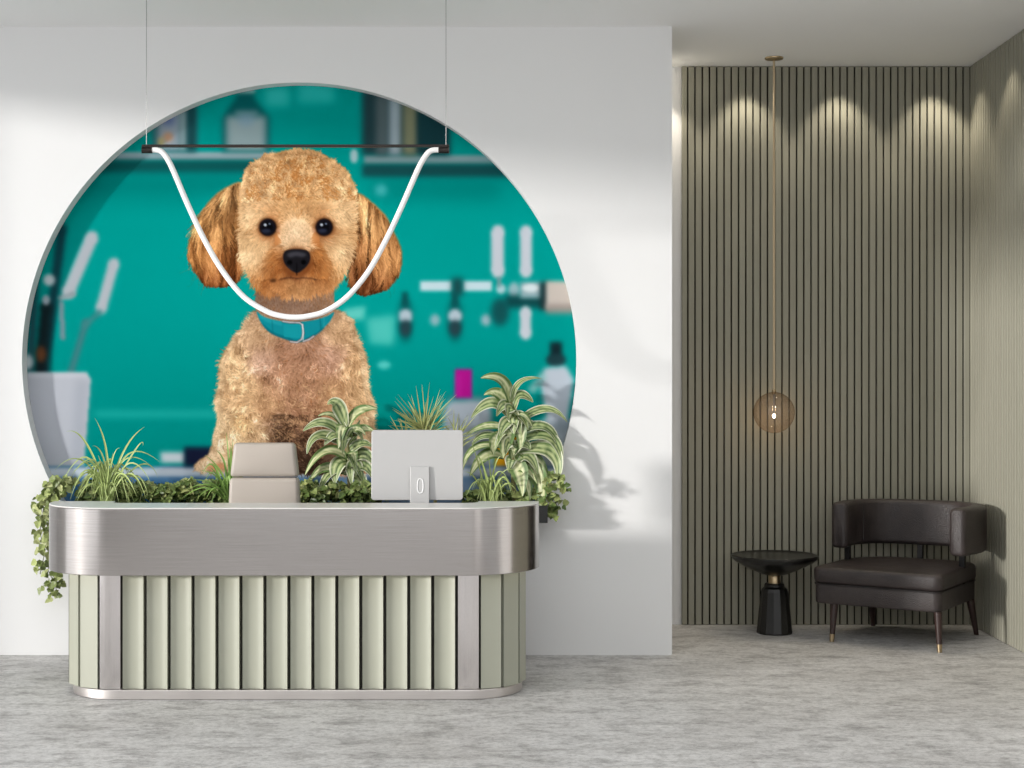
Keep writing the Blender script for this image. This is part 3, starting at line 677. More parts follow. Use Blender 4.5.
def build_desk():
    d = thing('reception_desk', 'long reception desk with rounded steel counter band over sage green fluted panels', 'reception desk', (-1.14, 7.9, 0))
    u_solid(MB(), 7.515, -2.425, .143, .40, 7.955, .32, .639, .973).build('counter', M['steel'], d, smooth=True, angle=40, bevel=.003, label='brushed steel counter band with rounded ends')
    u_solid(MB(), 7.516, -2.424, .142, .399, 7.955, .32, .973, .979).build('counter_top', M['counter_top'], d, smooth=True, angle=40, bevel=.002, label='pale top surface of the counter')
    pitch = (BX1 - BX0) / 14; w = pitch - .017
    fl = MB(); flute = lambda t: .002 + .019 * abs(2 * t - 1) ** 2.2
    top = .655
    for i in range(14): slat_strip(fl, pitch * i + .0085, pitch * (i + 1) - .0085, flute, .052, top)
    cw = .104
    for side in (0, 1):
        s = (BX1 - BX0) + .0065 + cw + .012 if side else -.0065 - cw - .012
        for i in range(6):
            a, b = (s + pitch * i, s + pitch * i + w) if side else (s - pitch * i - w, s - pitch * i)
            slat_strip(fl, a, b, lambda t: .003 + .007 * abs(2 * t - 1) ** 2.2, .052, top)
        c = MB(); a = (BX1 - BX0) + .0065 if side else -.0065 - cw
        slat_strip(c, a, a + cw, lambda t: .010 + .004 * math.sin(math.pi * t), .052, top)
        c.build('chrome_strip', M['chrome'], d, smooth=True, angle=50, label='polished steel upright strip between the green panels')
    fl.build('fluted_panel', M['sage'], d, smooth=True, angle=30, label='sage green vertical fluted panels')
    u_solid(MB(), BF + .019, BXL + .019, BXR - .019, BR - .019, 8.30, .05, .05, .639).build('carcass', M['desk_core'], d)
    u_solid(MB(), 7.595, BXL + .015, BXR - .008, .30, 8.30, .12, 0, .05).build('plinth', M['plinth'], d, smooth=True, angle=40, bevel=.004, label='steel toe plinth')
    MB().box(-2.10, -.19, 7.837, 8.10, .705, .735, .004, 1).build('worktop', M['white_plastic'], d)
    led = MB(); o = u_path(BF - .055, BXL - .045, BXR + .045, BR + .05, 8.2); i = u_path(BF - .035, BXL - .025, BXR + .025, BR + .03, 8.2); n = len(o)
    vs = [(x, y, z) for z in (.6375, .6395) for x, y in o + i]; fs = []
    for k in range(n - 1): fs += [(k, k + 1, n + k + 1, n + k), (k, k + 1, 2 * n + k + 1, 2 * n + k), (n + k, n + k + 1, 3 * n + k + 1, 3 * n + k)]
    led.add(vs, fs).build('led_strip', M['led'], d, label='thin light strip under the counter')

def build_monitor():
    m = thing('desktop_monitor', 'slim silver desktop monitor seen from behind, standing at the desk', 'monitor', (-.50, 7.95, .735))
    s = F / 7.95; x0, x1 = (371.5 - 512) / s, (463 - 512) / s; z0, z1 = EYE - (500 - 384) / s, EYE - (430 - 384) / s
    def rr(x0, x1, z0, z1, r, k=8):
        pts = []
        for cx, cz, a0 in ((x1 - r, z1 - r, 0), (x0 + r, z1 - r, 90), (x0 + r, z0 + r, 180), (x1 - r, z0 + r, 270)):
            for i in range(k + 1):
                a = math.radians(a0 + 90 * i / k); pts.append((cx + r * math.cos(a), cz + r * math.sin(a)))
        return pts
    def slab(pts, y0, y1, tilt=.05):
        n = len(pts); mb = MB(); f = lambda z: (z - z0) * tilt
        mb.add([(x, y0 + f(z), z) for x, z in pts] + [(x, y1 + f(z), z) for x, z in pts],
               [tuple(range(n)), tuple(range(n, 2 * n))[::-1]] + [(k, (k + 1) % n, n + (k + 1) % n, n + k) for k in range(n)]); return mb
    slab(rr(x0, x1, z0, z1, .016), 7.935, 7.950).build('shell', M['imac'], m, smooth=True, angle=40, bevel=.003, label='silver back shell')
    slab(rr(x0 + .004, x1 - .004, z0 + .004, z1 - .004, .013), 7.9503, 7.9525).build('screen', M['screen'], m)
    a, b = (410.5 - 512) / s, (429.5 - 512) / s; zt = EYE - (466.5 - 384) / s
    prof = [(7.9445, zt), (7.930, zt), (7.890, .742), (7.886, .735), (8.05, .735), (8.05, .741), (7.897, .745), (7.937, zt - .02)]
    vs = [(x, y, z) for x in (a, b) for y, z in prof]; n = len(prof)
    st = MB().add(vs, [tuple(range(n)), tuple(range(n, 2 * n))[::-1]] + [(k, (k + 1) % n, n + (k + 1) % n, n + k) for k in range(n)]).build('stand', M['imac'], m, bevel=.002)
    cx, cz = (420.7 - 512) / s, EYE - (485.5 - 384) / s; hw, hh = .0155, .0375
    pts = []
    for i in range(33):
        t = 2 * math.pi * i / 32; z = cz + hh * math.sin(t); x = cx + hw * math.copysign(abs(math.cos(t)) ** .6, math.cos(t))
        y = 7.930 - (zt - z) / (zt - .742) * .040 - .001; pts.append((x, y, z))
    MB().tube(pts, .0028, 8, False).build('cable_ring', M['white_plastic'], st, smooth=True, label='white oval cable opening')

def rbox_taper(mb, cx, w0, w1, y0, y1, z0, z1, r, belly=.0, seg=4):
    b = bmesh.new(); bmesh.ops.create_cube(b, size=1)
    for v in b.verts: v.co = Vector((v.co.x * w0, v.co.y * (y1 - y0), v.co.z * (z1 - z0)))
    bmesh.ops.bevel(b, geom=b.edges[:], offset=r, segments=seg, profile=.55, affect='EDGES')
    bmesh.ops.subdivide_edges(b, edges=[e for e in b.edges if e.calc_length() > .08], cuts=5, use_grid_fill=True)
    for v in b.verts:
        t = v.co.z / (z1 - z0) + .5; k = 1 + (w1 / w0 - 1) * t
        u = v.co.x / (w0 / 2)
        y = v.co.y - belly * (1 - u * u) * (1 - (2 * t - 1) ** 2) * (1 if v.co.y < 0 else .3)
        v.co = Vector((cx + v.co.x * k, (y0 + y1) / 2 + y, z0 + t * (z1 - z0)))
    return mb.bm(b)

def build_office_chair():
    s = F / 8.2; cx = (264.7 - 512) / s
    c = thing('office_chair', 'beige leather office chair with padded headrest, behind the steel desk counter', 'office chair', (cx, 8.06, 0))
    z = lambda py: EYE - (py - 384) / s
    rbox_taper(MB(), cx, 68 / s, 60 / s, 8.165, 8.255, z(476.6), z(442.8), .022, .014).build('headrest', M['beige'], c, smooth=True, angle=60)
    rbox_taper(MB(), cx, .42, 68.5 / s, 8.16, 8.25, .54, z(477.4), .025, .016).build('backrest', M['beige'], c, smooth=True, angle=60)
    MB().box(cx - .235, cx + .235, 7.80, 8.22, .42, .52, .035, 4).build('seat', M['beige'], c, smooth=True, angle=60)
    MB().tube([(cx, 8.06, .07), (cx, 8.06, .42)], .03, 16).build('column', M['black_metal'], c, smooth=True)
    b = MB()
    for k in range(5):
        a = 2 * math.pi * k / 5 + .3; b.tube([(cx, 8.06, .10), (cx + .22 * math.cos(a), 8.06 + .22 * math.sin(a), .065)], [.026, .016], 10)
    b.build('star_base', M['black_metal'], c, smooth=True)
    for k in range(5):
        a = 2 * math.pi * k / 5 + .3; x, y = cx + .22 * math.cos(a), 8.06 + .22 * math.sin(a)
        MB().tube([(x - .02 * math.sin(a), y + .02 * math.cos(a), .028), (x + .02 * math.sin(a), y - .02 * math.cos(a), .028)], .028, 16).tube([(x, y, .04), (x, y, .075)], .008, 8).build('caster', M['black_plastic'], c, smooth=True)
    MB().box(cx - .03, cx + .03, 8.235, 8.275, .40, .70, .008, 2).build('back_bracket', M['black_metal'], c, smooth=True)

# ------------------------------------------------------------------ planter and plants
PZ = .885
def build_planter():
    p = thing('planter_trough', 'long black planter trough holding the plants behind the desk', 'planter', (-1.17, 8.74, 0))
    x0, x1, y0, y1, z0, z1, t = -2.55, .205, 8.63, 8.848, .80, .900, .012
    MB().box(x0, x1, y0, y0 + t, z0, z1).box(x0, x1, y1 - t, y1, z0, z1).box(x0, x0 + t, y0 + t, y1 - t, z0, z1).box(x1 - t, x1, y0 + t, y1 - t, z0, z1).box(x0 + t, x1 - t, y0 + t, y1 - t, z0, z0 + t).build('trough', M['black_plastic'], p)
    MB().box(x0 + t, x1 - t, y0 + t, y1 - t, z0 + t, PZ).build('soil', M['soil'], p)
    MB().box(-2.28, -.02, 8.66, 8.84, 0, z0).build('pedestal', M['black_plastic'], p)

class Leafer:
    """grows ribbon leaves into one mesh, colours carried per vertex across the blade"""
    def __init__(s, seed): s.mb = MB(); s.r = random.Random(seed)
    def ribbon(s, pts, width, shape, cols, fold=.15, nrm=None, jit=.06, blotch=0.):
        n = len(pts); w = len(cols); vs = []; cs = []; fs = []
        N0 = nrm if nrm is not None else Vector((s.r.uniform(-.6, .6), -.72, s.r.uniform(.3, .85)))
        k0 = s.r.uniform(.85, 1.12)
        for i, p in enumerate(pts):
            t = i / (n - 1); tan = (pts[min(i + 1, n - 1)] - pts[max(i - 1, 0)]).normalized()
            side = tan.cross(N0)
            if side.length < .05: side = tan.cross(Vector((1, .3, 0)))
            side.normalize(); up = side.cross(tan).normalized(); hw = width * shape(t) / 2
            kb = [s.r.random() for _ in range(w)]
            for j in range(w):
                u = 2 * j / (w - 1) - 1
                vs.append(p + side * (u * hw) + up * (abs(u) * fold * hw * 2 * (1 - .3 * t)))
                c = lin(cols[j])
                if blotch and 0 < j < w - 1 and kb[j] < blotch:
                    q = lin(cols[s.r.choice([1, 2, w - 2])]); c = tuple((a + b) / 2 for a, b in zip(c, q))
                k = k0 * (1 + s.r.uniform(-jit, jit)); cs.append(tuple(min(.9, v * k) for v in c))
        for i in range(n - 1):
            for j in range(w - 1):
                a = i * w + j; fs.append((a, a + 1, a + w + 1, a + w))
        s.mb.add(vs, fs, cs)
    def build(s, name, parent, label=None): return s.mb.build(name, M['leaf'], parent, smooth=True, angle=180, cols=True, label=label)

def bez(a, b, c, n=12):
    return [a * (1 - t) ** 2 + b * 2 * t * (1 - t) + c * t * t for t in [i / (n - 1) for i in range(n)]]

broad = lambda t: max(.02, math.sin(math.pi * min(1, t * .93 + .04) ** .78) ** .85) * (1 if t < .95 else .7)
strap = lambda t: max(.04, (min(1, .55 + t * 1.2)) * (1 - t ** 3.2))
VAR = [(228, 228, 200), (84, 112, 58), (176, 188, 132), (62, 90, 46), (190, 198, 144), (82, 108, 56), (226, 226, 196)]
VAR2 = [(104, 130, 74), (80, 110, 56), (210, 212, 166), (176, 184, 130), (216, 216, 172), (84, 114, 58), (120, 140, 82)]

def dracaena(name, label, stem_px, leaves, d0, seed, hw, fill=0):
    """leaves: (base px, apex px, tip px, width px, depth of the tip towards the camera)"""
    r = random.Random(seed); base = P(*stem_px[0], d0)
    t = thing(name, label, 'plant', (base.x, base.y, PZ))
    pts = [P(x, y, d0) for x, y in stem_px]; pts[0].z = PZ - .004
    MB().tube(pts, [hw * (1 - .5 * i / (len(pts) - 1)) for i in range(len(pts))], 10).build('stem', M['cane'], t, smooth=True)
    for k, (b, m, e, w, dep) in enumerate(leaves):
        L = Leafer(seed * 50 + k); dep *= .38
        A = P(*b, d0); E = P(*e, d0 - dep); Mx = P(*m, d0 - dep * .5)
        ctrl = Mx * 2 - (A + E) / 2
        L.ribbon(bez(A, ctrl, E, 16), w / (F / (d0 - dep)), broad, VAR if r.random() < .6 else VAR2, .14, blotch=.3)
        L.build('leaf', t)
    rr_ = random.Random(seed + 900)
    for k in range(fill):
        f = rr_.uniform(.25, .95); i = f * (len(pts) - 1); A = pts[int(i)].lerp(pts[min(int(i) + 1, len(pts) - 1)], i - int(i))
        sx = rr_.uniform(-1, 1); ln = rr_.uniform(.10, .17); E = A + Vector((sx * ln, -rr_.uniform(.02, .08), rr_.uniform(-.10, .05))); mid = (A + E) / 2 + Vector((0, -.01, rr_.uniform(.04, .08)))
        L = Leafer(seed * 90 + k); L.ribbon(bez(A, mid * 2 - (A + E) / 2, E, 16), rr_.uniform(.055, .085), broad, VAR2 if k % 3 == 0 else VAR, .14, blotch=.3); L.build('leaf', t)
    return t

def blades(name, label, base_px, specs, d0, cols, seed, w, rnd=0, rspec=None):
    base = P(*base_px, d0); t = thing(name, label, 'plant', (base.x, base.y, PZ))
    L = Leafer(seed); r = L.r
    for (m, e, dep) in specs:
        A = Vector((base.x + r.uniform(-.03, .03), base.y + r.uniform(-.03, .03), PZ - .005))
        E = P(*e, d0 - dep); Mx = P(*m, d0 - dep * .5)
        L.ribbon(bez(A, Mx * 2 - (A + E) / 2, E, 14), w * r.uniform(.85, 1.15), strap, cols, .2)
    for _ in range(rnd):
        az = r.uniform(0, 2 * math.pi); ln = r.uniform(*rspec[0]); up = r.uniform(*rspec[1]); dr = r.uniform(*rspec[2])
        A = Vector((base.x + r.uniform(-.04, .04), base.y + r.uniform(-.03, .03), PZ - .005))
        h = Vector((math.cos(az), .45 * math.sin(az), 0)); mid = A + h * (ln * .45) + Vector((0, 0, up)); E = A + h * ln + Vector((0, 0, up * (1 - dr)))
        if E.y > 8.83: E.y = 8.83
        if mid.y > 8.80: mid.y = 8.80
        if A.y - E.y > .16: E.y = A.y - .16
        L.ribbon(bez(A, mid * 2 - (A + E) / 2 if mid.y < 8.75 else mid, E, 12), w * r.uniform(.6, 1.1), strap, cols, .2)
    L.build('foliage', t)
    return t

IVY = [((0, 0), (.32, .42), (.12, .5), (.62, .62), (.5, .98), (.16, .78), (0, 1.12), (-.16, .78), (-.5, .98), (-.62, .62), (-.12, .5), (-.32, .42))]
def ivy_leaf(mb, p, size, direction, nrm, r, pal):
    y = direction.normalized(); x = y.cross(nrm)
    if x.length < .05: x = y.cross(Vector((.3, .2, 1)))
    x.normalize(); n = x.cross(y).normalized()
    pts = [(0, 0), (.34, .08), (.56, .34), (.40, .50), (.30, .78), (0, 1.08), (-.30, .78), (-.40, .50), (-.56, .34), (-.34, .08)]
    c = lin(r.choice(pal)); k = r.uniform(.8, 1.2); c = tuple(v * k for v in c); ce = tuple(min(.9, v * 1.25) for v in c)
    vs = [p + y * (size * .45) - n * (.08 * size)]; cs = [c]
    for u, v in pts:
        vs.append(p + x * (u * size) + y * (v * size) - n * (abs(u) * -.22 * size) - n * (.25 * size * max(0, v - .5))); cs.append(ce if abs(u) > .35 else c)
    mb.add(vs, [(0, i, i % 10 + 1) for i in range(1, 11)], cs)

GREENS = [(116, 134, 74), (134, 148, 86), (96, 116, 60), (150, 160, 100), (82, 102, 52), (168, 174, 116)]
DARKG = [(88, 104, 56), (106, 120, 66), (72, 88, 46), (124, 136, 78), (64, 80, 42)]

def ivy_clump(name, label, x0, x1, ytop, seed, n, group=None, yf=8.65):
    r = random.Random(seed); t = thing(name, label, 'ivy', ((x0 + x1) / 2, 8.58, PZ), group=group)
    mb = MB()
    for k in range(max(3, n // 110)):
        x = r.uniform(x0, x1); y = r.uniform(8.68, 8.80); h = r.uniform(.4, 1) * ytop
        q = Vector((x + r.uniform(-.12, .12), y - r.uniform(0, .06), PZ + h)); MB().tube(bez(Vector((x, y, PZ - .004)), Vector((x, y, PZ + h)), q, 6), .0026, 5).build('stem', M['stem'], t, smooth=True)
    for k in range(n):
        x = r.uniform(x0, x1); y = r.uniform(yf, 8.82); z = PZ + .01 + (r.random() ** .7) * ytop * (1 - .25 * math.sin(x * 21 + seed) ** 2)
        dirn = Vector((r.uniform(-1, 1), r.uniform(-1, .1), r.uniform(-.6, .4))); nrm = Vector((r.uniform(-.7, .7), -.6, r.uniform(.1, 1)))
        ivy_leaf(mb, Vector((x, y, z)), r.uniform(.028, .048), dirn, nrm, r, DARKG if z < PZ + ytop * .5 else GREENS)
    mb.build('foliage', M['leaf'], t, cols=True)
    return t

def trailing_ivy(name, label, strands, d0, seed, pal, size=(.03, .05), spread=.045):
    """strands: polylines in px; the vine hangs over the end of the trough"""
    r = random.Random(seed); b = P(*strands[0][0], d0); t = thing(name, label, 'ivy', (b.x, b.y, b.z)); mb = MB()
    for sdx, s in enumerate(strands):
        d = d0 + r.uniform(-.07, .05); pts = [P(x, y, d + r.uniform(-.015, .015)) for x, y in s]
        fine = []
        for i in range(len(pts) - 1):
            for k in range(5): fine.append(pts[i].lerp(pts[i + 1], k / 5))
        fine.append(pts[-1]); MB().tube(fine, .0024, 5).build('vine', M['stem'], t, smooth=True)
        L = 0
        for i in range(1, len(fine)):
            for q in range(2):
                if r.random() < .92:
                    p = fine[i] + Vector((r.uniform(-spread, spread), r.uniform(-.035, .035), r.uniform(-.02, .02)))
                    ivy_leaf(mb, p, r.uniform(*size), Vector((r.uniform(-.9, .9), r.uniform(-.6, .3), r.uniform(-1, .1))), Vector((r.uniform(-.8, .6), -.8, r.uniform(-.1, .9))), r, pal)
    mb.build('foliage', M['leaf'], t, cols=True)
    return t

def build_plants():
    grass = [(128, 150, 84), (186, 200, 128), (150, 172, 96), (190, 204, 132), (132, 154, 86)]
    blades('spider_plant', 'spider plant with long pale arching blades at the left end of the planter', (107, 500),
        [((107, 455), (94.7, 418), .02), ((122, 455), (144.5, 427), .0), ((88, 446), (66, 432), .05), ((134, 452), (143, 446), .1), ((96, 462), (72, 474), .08), ((90, 470), (70, 500), .12),
         ((85, 462), (55, 470), .1), ((122, 462), (150, 465), .06), ((128, 464), (152, 485), .1), ((110, 470), (113, 453), .0), ((104, 474), (98, 455), .02), ((118, 468), (133, 459), .05),
         ((100, 468), (84, 470), .13), ((96, 474), (81, 498), .14), ((92, 476), (76, 500), .1), ((128, 474), (146, 499), .12), ((132, 476), (148, 496), .05), ((120, 474), (137, 497), .14),
         ((112, 462), (120, 448), .02), ((104, 460), (92, 446), .03), ((126, 456), (160, 462), .02), ((88, 458), (60, 486), .03), ((138, 466), (158, 478), .0), ((108, 476), (108, 456), .08)],
        8.69, grass, 11, .0125, 60, ((.10, .28), (.12, .27), (.2, 1.0)))
    fern = [(110, 146, 70), (150, 184, 96), (128, 164, 80)]
    blades('grass_plant', 'bright green grassy plant just left of the beige office chair', (229, 500),
        [((229, 465), (226, 432), .0), ((226, 470), (216, 450), .02), ((224, 478), (205, 455), .05), ((230, 472), (230, 444), .03), ((222, 482), (200, 470), .06), ((233, 475), (236, 448), .02),
         ((216, 486), (192, 480), .08), ((212, 486), (186, 490), .1), ((208, 488), (180, 500), .12), ((228, 478), (222, 458), .06), ((220, 480), (208, 466), .1), ((232, 480), (228, 452), .07),
         ((214, 490), (198, 498), .13), ((218, 488), (206, 499), .12), ((231, 474), (233, 440), .0), ((236, 478), (243, 455), .02)],
        8.69, fern, 12, .014, 24, ((.06, .18), (.10, .26), (.1, .8)))
    dracaena('dracaena', 'smaller variegated dracaena between the beige chair and the silver monitor',
        [(350, 500), (349, 470), (347.5, 445), (346, 428)],
        [((346, 427), (337, 405), (327.5, 404.5), 15, .04), ((348, 429), (358, 412), (377, 408.5), 13, .02), ((346, 434), (334, 416), (318, 416), 8, .0), ((346, 440), (325, 423), (303, 431), 12, .06),
         ((347, 446), (320, 436), (307, 454), 15, .12), ((349, 444), (360, 430), (374, 431), 12, .06), ((347, 458), (325, 452), (305, 475), 15, .14), ((349, 452), (361, 444), (373, 447), 12, .1),
         ((347, 462), (338, 466), (335, 484), 18, .16), ((348, 470), (330, 474), (318, 497), 14, .12), ((350, 462), (364, 454), (375, 466), 14, .05), ((350, 472), (364, 466), (374, 480), 13, .1),
         ((347, 438), (343, 428), (338, 414), 11, -.04), ((350, 476), (360, 478), (366, 496), 13, .13), ((347, 474), (325, 468), (309, 484), 11, .02), ((348, 448), (352, 438), (360, 420), 10, -.03)],
        8.77, 21, .014, 9)
    yuc = [(136, 150, 86), (176, 180, 116), (150, 150, 96)]
    heads = []
    r = random.Random(5)
    t = thing('yucca', 'spiky yucca rising behind the silver monitor', 'plant', (P(424, 500, 8.78).x, 8.78, PZ))
    L = Leafer(31)
    for (hx, hy, n, ln, lean) in ((424, 430, 64, 50, 0), (456, 438, 30, 34, 6), (405, 442, 26, 28, -8)):
        A0 = P(424 + (hx - 424) * .3, 500, 8.75); A0.z = PZ - .004; A1 = P(hx, hy, 8.75); MB().tube(bez(A0, (A0 + A1) / 2 + Vector((0, 0, .03)), A1, 8), .010, 8).build('stem', M['cane'], t, smooth=True)
        for k in range(n):
            a = math.radians(r.uniform(-100, 100)) * (.55 + .45 * r.random()); q = ln * r.uniform(.6, 1.08) * (1 - .35 * abs(a) / 1.75)
            sx, sy = hx + r.uniform(-3, 3), hy + r.uniform(-4, 14); ex, ey = sx + q * math.sin(a) + lean, sy - q * math.cos(a)
            dd = r.uniform(-.1, .12); A = P(sx, sy, 8.75); E = P(ex, ey, 8.75 - dd); mid = (A + E) / 2 + Vector((0, 0, .012))
            L.ribbon(bez(A, mid, E, 8), .011 * r.uniform(.7, 1.15), lambda t: max(.05, (1 - t) ** .7), yuc, .2)
    L.build('foliage', t)
    dracaena('dracaena', 'largest variegated dracaena with drooping cream striped leaves at the right end of the planter',
        [(514, 500), (513, 465), (512, 430), (511, 402)],
        [((510, 404), (501, 381), (481, 378), 17, .03), ((512, 400), (521, 382), (541.5, 378.5), 8, .02), ((508, 416), (491, 403), (471, 418), 13, .06), ((510, 408), (498, 394), (484, 395), 14, .03),
         ((512, 414), (519, 396), (533, 402), 15, .08), ((515, 424), (545, 409), (567, 422), 9, .06), ((508, 430), (487, 426), (465, 436), 9, .08), ((514, 436), (544, 427), (560, 451), 13, .08),
         ((506, 448), (476, 448), (463, 470), 10, .1), ((514, 444), (548, 437), (562, 463), 15, .14), ((504, 458), (486, 456), (470, 476), 15, .15), ((516, 452), (552, 452), (557, 484), 17, .16),
         ((512, 462), (520, 472), (522.5, 496), 19, .19), ((520, 468), (540, 478), (540, 520), 19, .18), ((508, 428), (506, 438), (503, 458), 17, .14), ((513, 424), (521, 432), (520, 450), 14, .12),
         ((508, 436), (495, 440), (494, 456), 13, .12), ((512, 420), (505, 424), (500, 436), 13, .1), ((514, 450), (535, 460), (548, 480), 15, .06), ((508, 412), (514, 418), (514, 434), 14, .1),
         ((514, 462), (528, 456), (538, 474), 14, .17), ((514, 430), (530, 424), (541, 436), 9, .0), ((512, 478), (525, 480), (530, 500), 13, .12), ((505, 440), (484, 436), (472, 446), 10, .02)],
        8.78, 22, .016, 12)
    blades('spider_plant', 'short bright spider plant between the silver monitor and the largest dracaena', (490, 501),
        [((480, 470), (470, 439), .04), ((484, 468), (474, 455), .05), ((494, 470), (502, 455), .06), ((476, 480), (464, 472), .08), ((500, 476), (514, 470), .1), ((478, 482), (466, 497), .12),
         ((502, 478), (512, 497), .14), ((486, 474), (480, 460), .1), ((496, 474), (508, 480), .14), ((482, 480), (472, 490), .14), ((490, 472), (488, 452), .08), ((505, 484), (520, 497), .1), ((492, 476), (497, 498), .15), ((484, 480), (478, 499), .15)],
        8.73, grass, 13, .011, 34, ((.05, .15), (.08, .20), (.2, 1.0)))
    ivy_clump('ivy', 'dense low ivy under the pale arching spider plant at the left planter end', -2.53, -2.02, .135, 1, 560, yf=8.71)
    ivy_clump('ivy', 'dense low ivy between the left spider plant and the grassy plant', -2.02, -1.55, .15, 2, 540, yf=8.67)
    ivy_clump('ivy', 'dense low ivy right of the beige chair, around the smaller dracaena', -1.25, -.72, .145, 3, 520)
    ivy_clump('ivy', 'dark leafy ivy at the foot of the largest dracaena and right spider plant', -.30, .16, .085, 4, 200, yf=8.74)
    trailing_ivy('trailing_ivy', 'long ivy trailing down outside the left end of the steel counter',
        [[(66, 488), (52, 492), (44, 505), (40, 530), (44, 556), (40, 574)], [(70, 486), (56, 488), (48, 500), (46, 520), (52, 548), (48, 570), (55, 585), (58, 596)], [(66, 480), (55, 486), (50, 498), (54, 515), (50, 535), (44, 550)],
         [(75, 482), (62, 480), (52, 485), (42, 500), (41, 515)], [(62, 484), (52, 500), (50, 524), (56, 548), (54, 575), (47, 590)], [(70, 478), (58, 480), (46, 492), (40, 508), (45, 535)]], 8.70, 41, [(138, 150, 90), (160, 170, 110), (116, 130, 72), (182, 188, 132), (100, 114, 60)])
    trailing_ivy('trailing_ivy', 'small leafy sprigs hanging off the right end of the planter',
        [[(540, 496), (552, 492), (560, 500), (556, 511)], [(544, 488), (556, 484), (566, 490)], [(542, 500), (550, 506), (553, 516)], [(545, 480), (553, 474), (560, 478), (562, 486)]], 8.74, 42, GREENS, (.025, .045), .02)

# ------------------------------------------------------------------ lamps
def build_pendants():
    d = 7.7; s = F / d; z = lambda y: EYE - (y - 384) / s; x = lambda p: (p - 512) / s
    t = thing('suspended_light', 'white drooping tube light hung from a thin bar in front of the poodle mural', 'pendant lamp', (x(295.5), d, z(146)))
    MB().box(x(142), x(449), d - .008, d + .008, z(147.4), z(144.6), .002, 1).build('bar', M['bronze'], t)
    for a, b in ((142, 152.5), (438.5, 449)):
        MB().tube([(x(a), d, z(150.2)), (x(b), d, z(150.2))], .0165, 16).box(x(a) + .004, x(b) - .004, d - .006, d + .006, z(149), z(147.3)).build('end_cap', M['bronze'], t, smooth=True)
    ctl = [(152, 150), (157, 150), (162, 152), (167.5, 159), (173.5, 171), (188, 205), (204, 239), (222, 270), (243, 296), (266, 311), (282, 316), (295.5, 317.3), (309, 316), (326, 311), (347, 297), (368, 272), (386, 240), (402, 206), (417, 171.5), (423.5, 159), (429, 152), (434, 150), (439, 150)]
    pts = []
    a = np.array(ctl, float)
    for i in range(len(a) - 1):
        p0, p1, p2, p3 = a[max(i - 1, 0)], a[i], a[i + 1], a[min(i + 2, len(a) - 1)]
        for u in np.linspace(0, 1, 6, endpoint=False):
            q = .5 * (2 * p1 + (p2 - p0) * u + (2 * p0 - 5 * p1 + 4 * p2 - p3) * u * u + (3 * p1 - p0 - 3 * p2 + p3) * u ** 3); pts.append((x(q[0]), d, z(q[1])))
    pts.append((x(439), d, z(150)))
    MB().tube(pts, .0142, 14).build('light_tube', M['tube'], t, smooth=True, angle=80, label='white flexible light tube in a deep curve')
    for p in (146.5, 446):
        MB().tube([(x(p), d, z(144.6)), (x(p), d, H - .004)], .0016, 6).build('wire', M['wire'], t)
        MB().lathe([(.004, -.03), (.014, -.026), (.016, -.004), (.016, 0)], 20, (x(p), d, H)).build('ceiling_cup', M['bronze'], t, smooth=True)
    d = 9.70; s = F / d; X = (774 - 512) / s; zc = EYE - (412.5 - 384) / s
    t = thing('globe_pendant', 'smoked glass globe pendant on a long brass cord above the side table', 'pendant lamp', (X, d, zc))
    MB().lathe([(.006, -.022), (.02, -.018), (.058, -.010), (.060, -.003), (.060, 0)], 32, (X, d, H)).build('canopy', M['brass'], t, smooth=True)
    MB().tube([(X, d, H - .02), (X, d, zc + .135)], .0072, 10).build('cord', M['rod'], t, smooth=True)
    R = .1325; prof = [(max(.0005, R * math.sin(a)), -R * math.cos(a)) for a in np.linspace(.0, math.pi - .08, 40)]
    MB().lathe(prof, 64, (X, d, zc), False).build('globe', M['smoked'], t, smooth=True, angle=180, label='smoked clear glass globe')
    MB().lathe([(.011, -.006), (.014, .0), (.014, .022), (.006, .026)], 20, (X, d, zc + R - .008)).build('collar', M['brass'], t, smooth=True)
    MB().tube([(X, d, zc + R - .01), (X, d, zc - .008)], .0055, 10).build('lamp_stem', M['wire'], t, smooth=True)
    MB().lathe([(.002, -.012), (.008, -.009), (.011, 0), (.008, .009), (.004, .012)], 20, (X, d, zc - .022)).build('bulb', M['bulb'], t, smooth=True, label='small glowing bulb')
    l = bpy.data.lights.new('globe_glow', 'POINT'); l.energy = 1.1; l.color = (1, .72, .45); l.shadow_soft_size = .012
    o = bpy.data.objects.new('globe_glow', l); C.objects.link(o); o.location = (X, d, zc - .045)

def build_side_table():
    y = 9.64; s = F / y; X = (774.5 - 512) / s
    t = thing('side_table', 'small round black side table with brass neck, left of the leather armchair', 'side table', (X, y, 0))
    MB().lathe([(.036, .372), (.08, .380), (.17, .418), (.245, .458), (.268, .474), (.276, .490), (.276, .500), (.272, .504), (.262, .504), (.256, .500), (.12, .499), (.001, .499)], 72, (X, y, 0)).build('tabletop', M['black_wood'], t, smooth=True, angle=35)
    MB().lathe([(.036, .318), (.039, .322), (.039, .368), (.036, .373)], 32, (X, y, 0)).build('neck', M['brass'], t, smooth=True, label='brass neck ring')
    MB().lathe([(.036, .322), (.058, .320), (.064, .314), (.064, .300), (.080, .288), (.088, .268), (.114, .022), (.116, .010), (.112, 0)], 14, (X, y, 0)).build('base', M['black_wood'], t, smooth=True, angle=12)

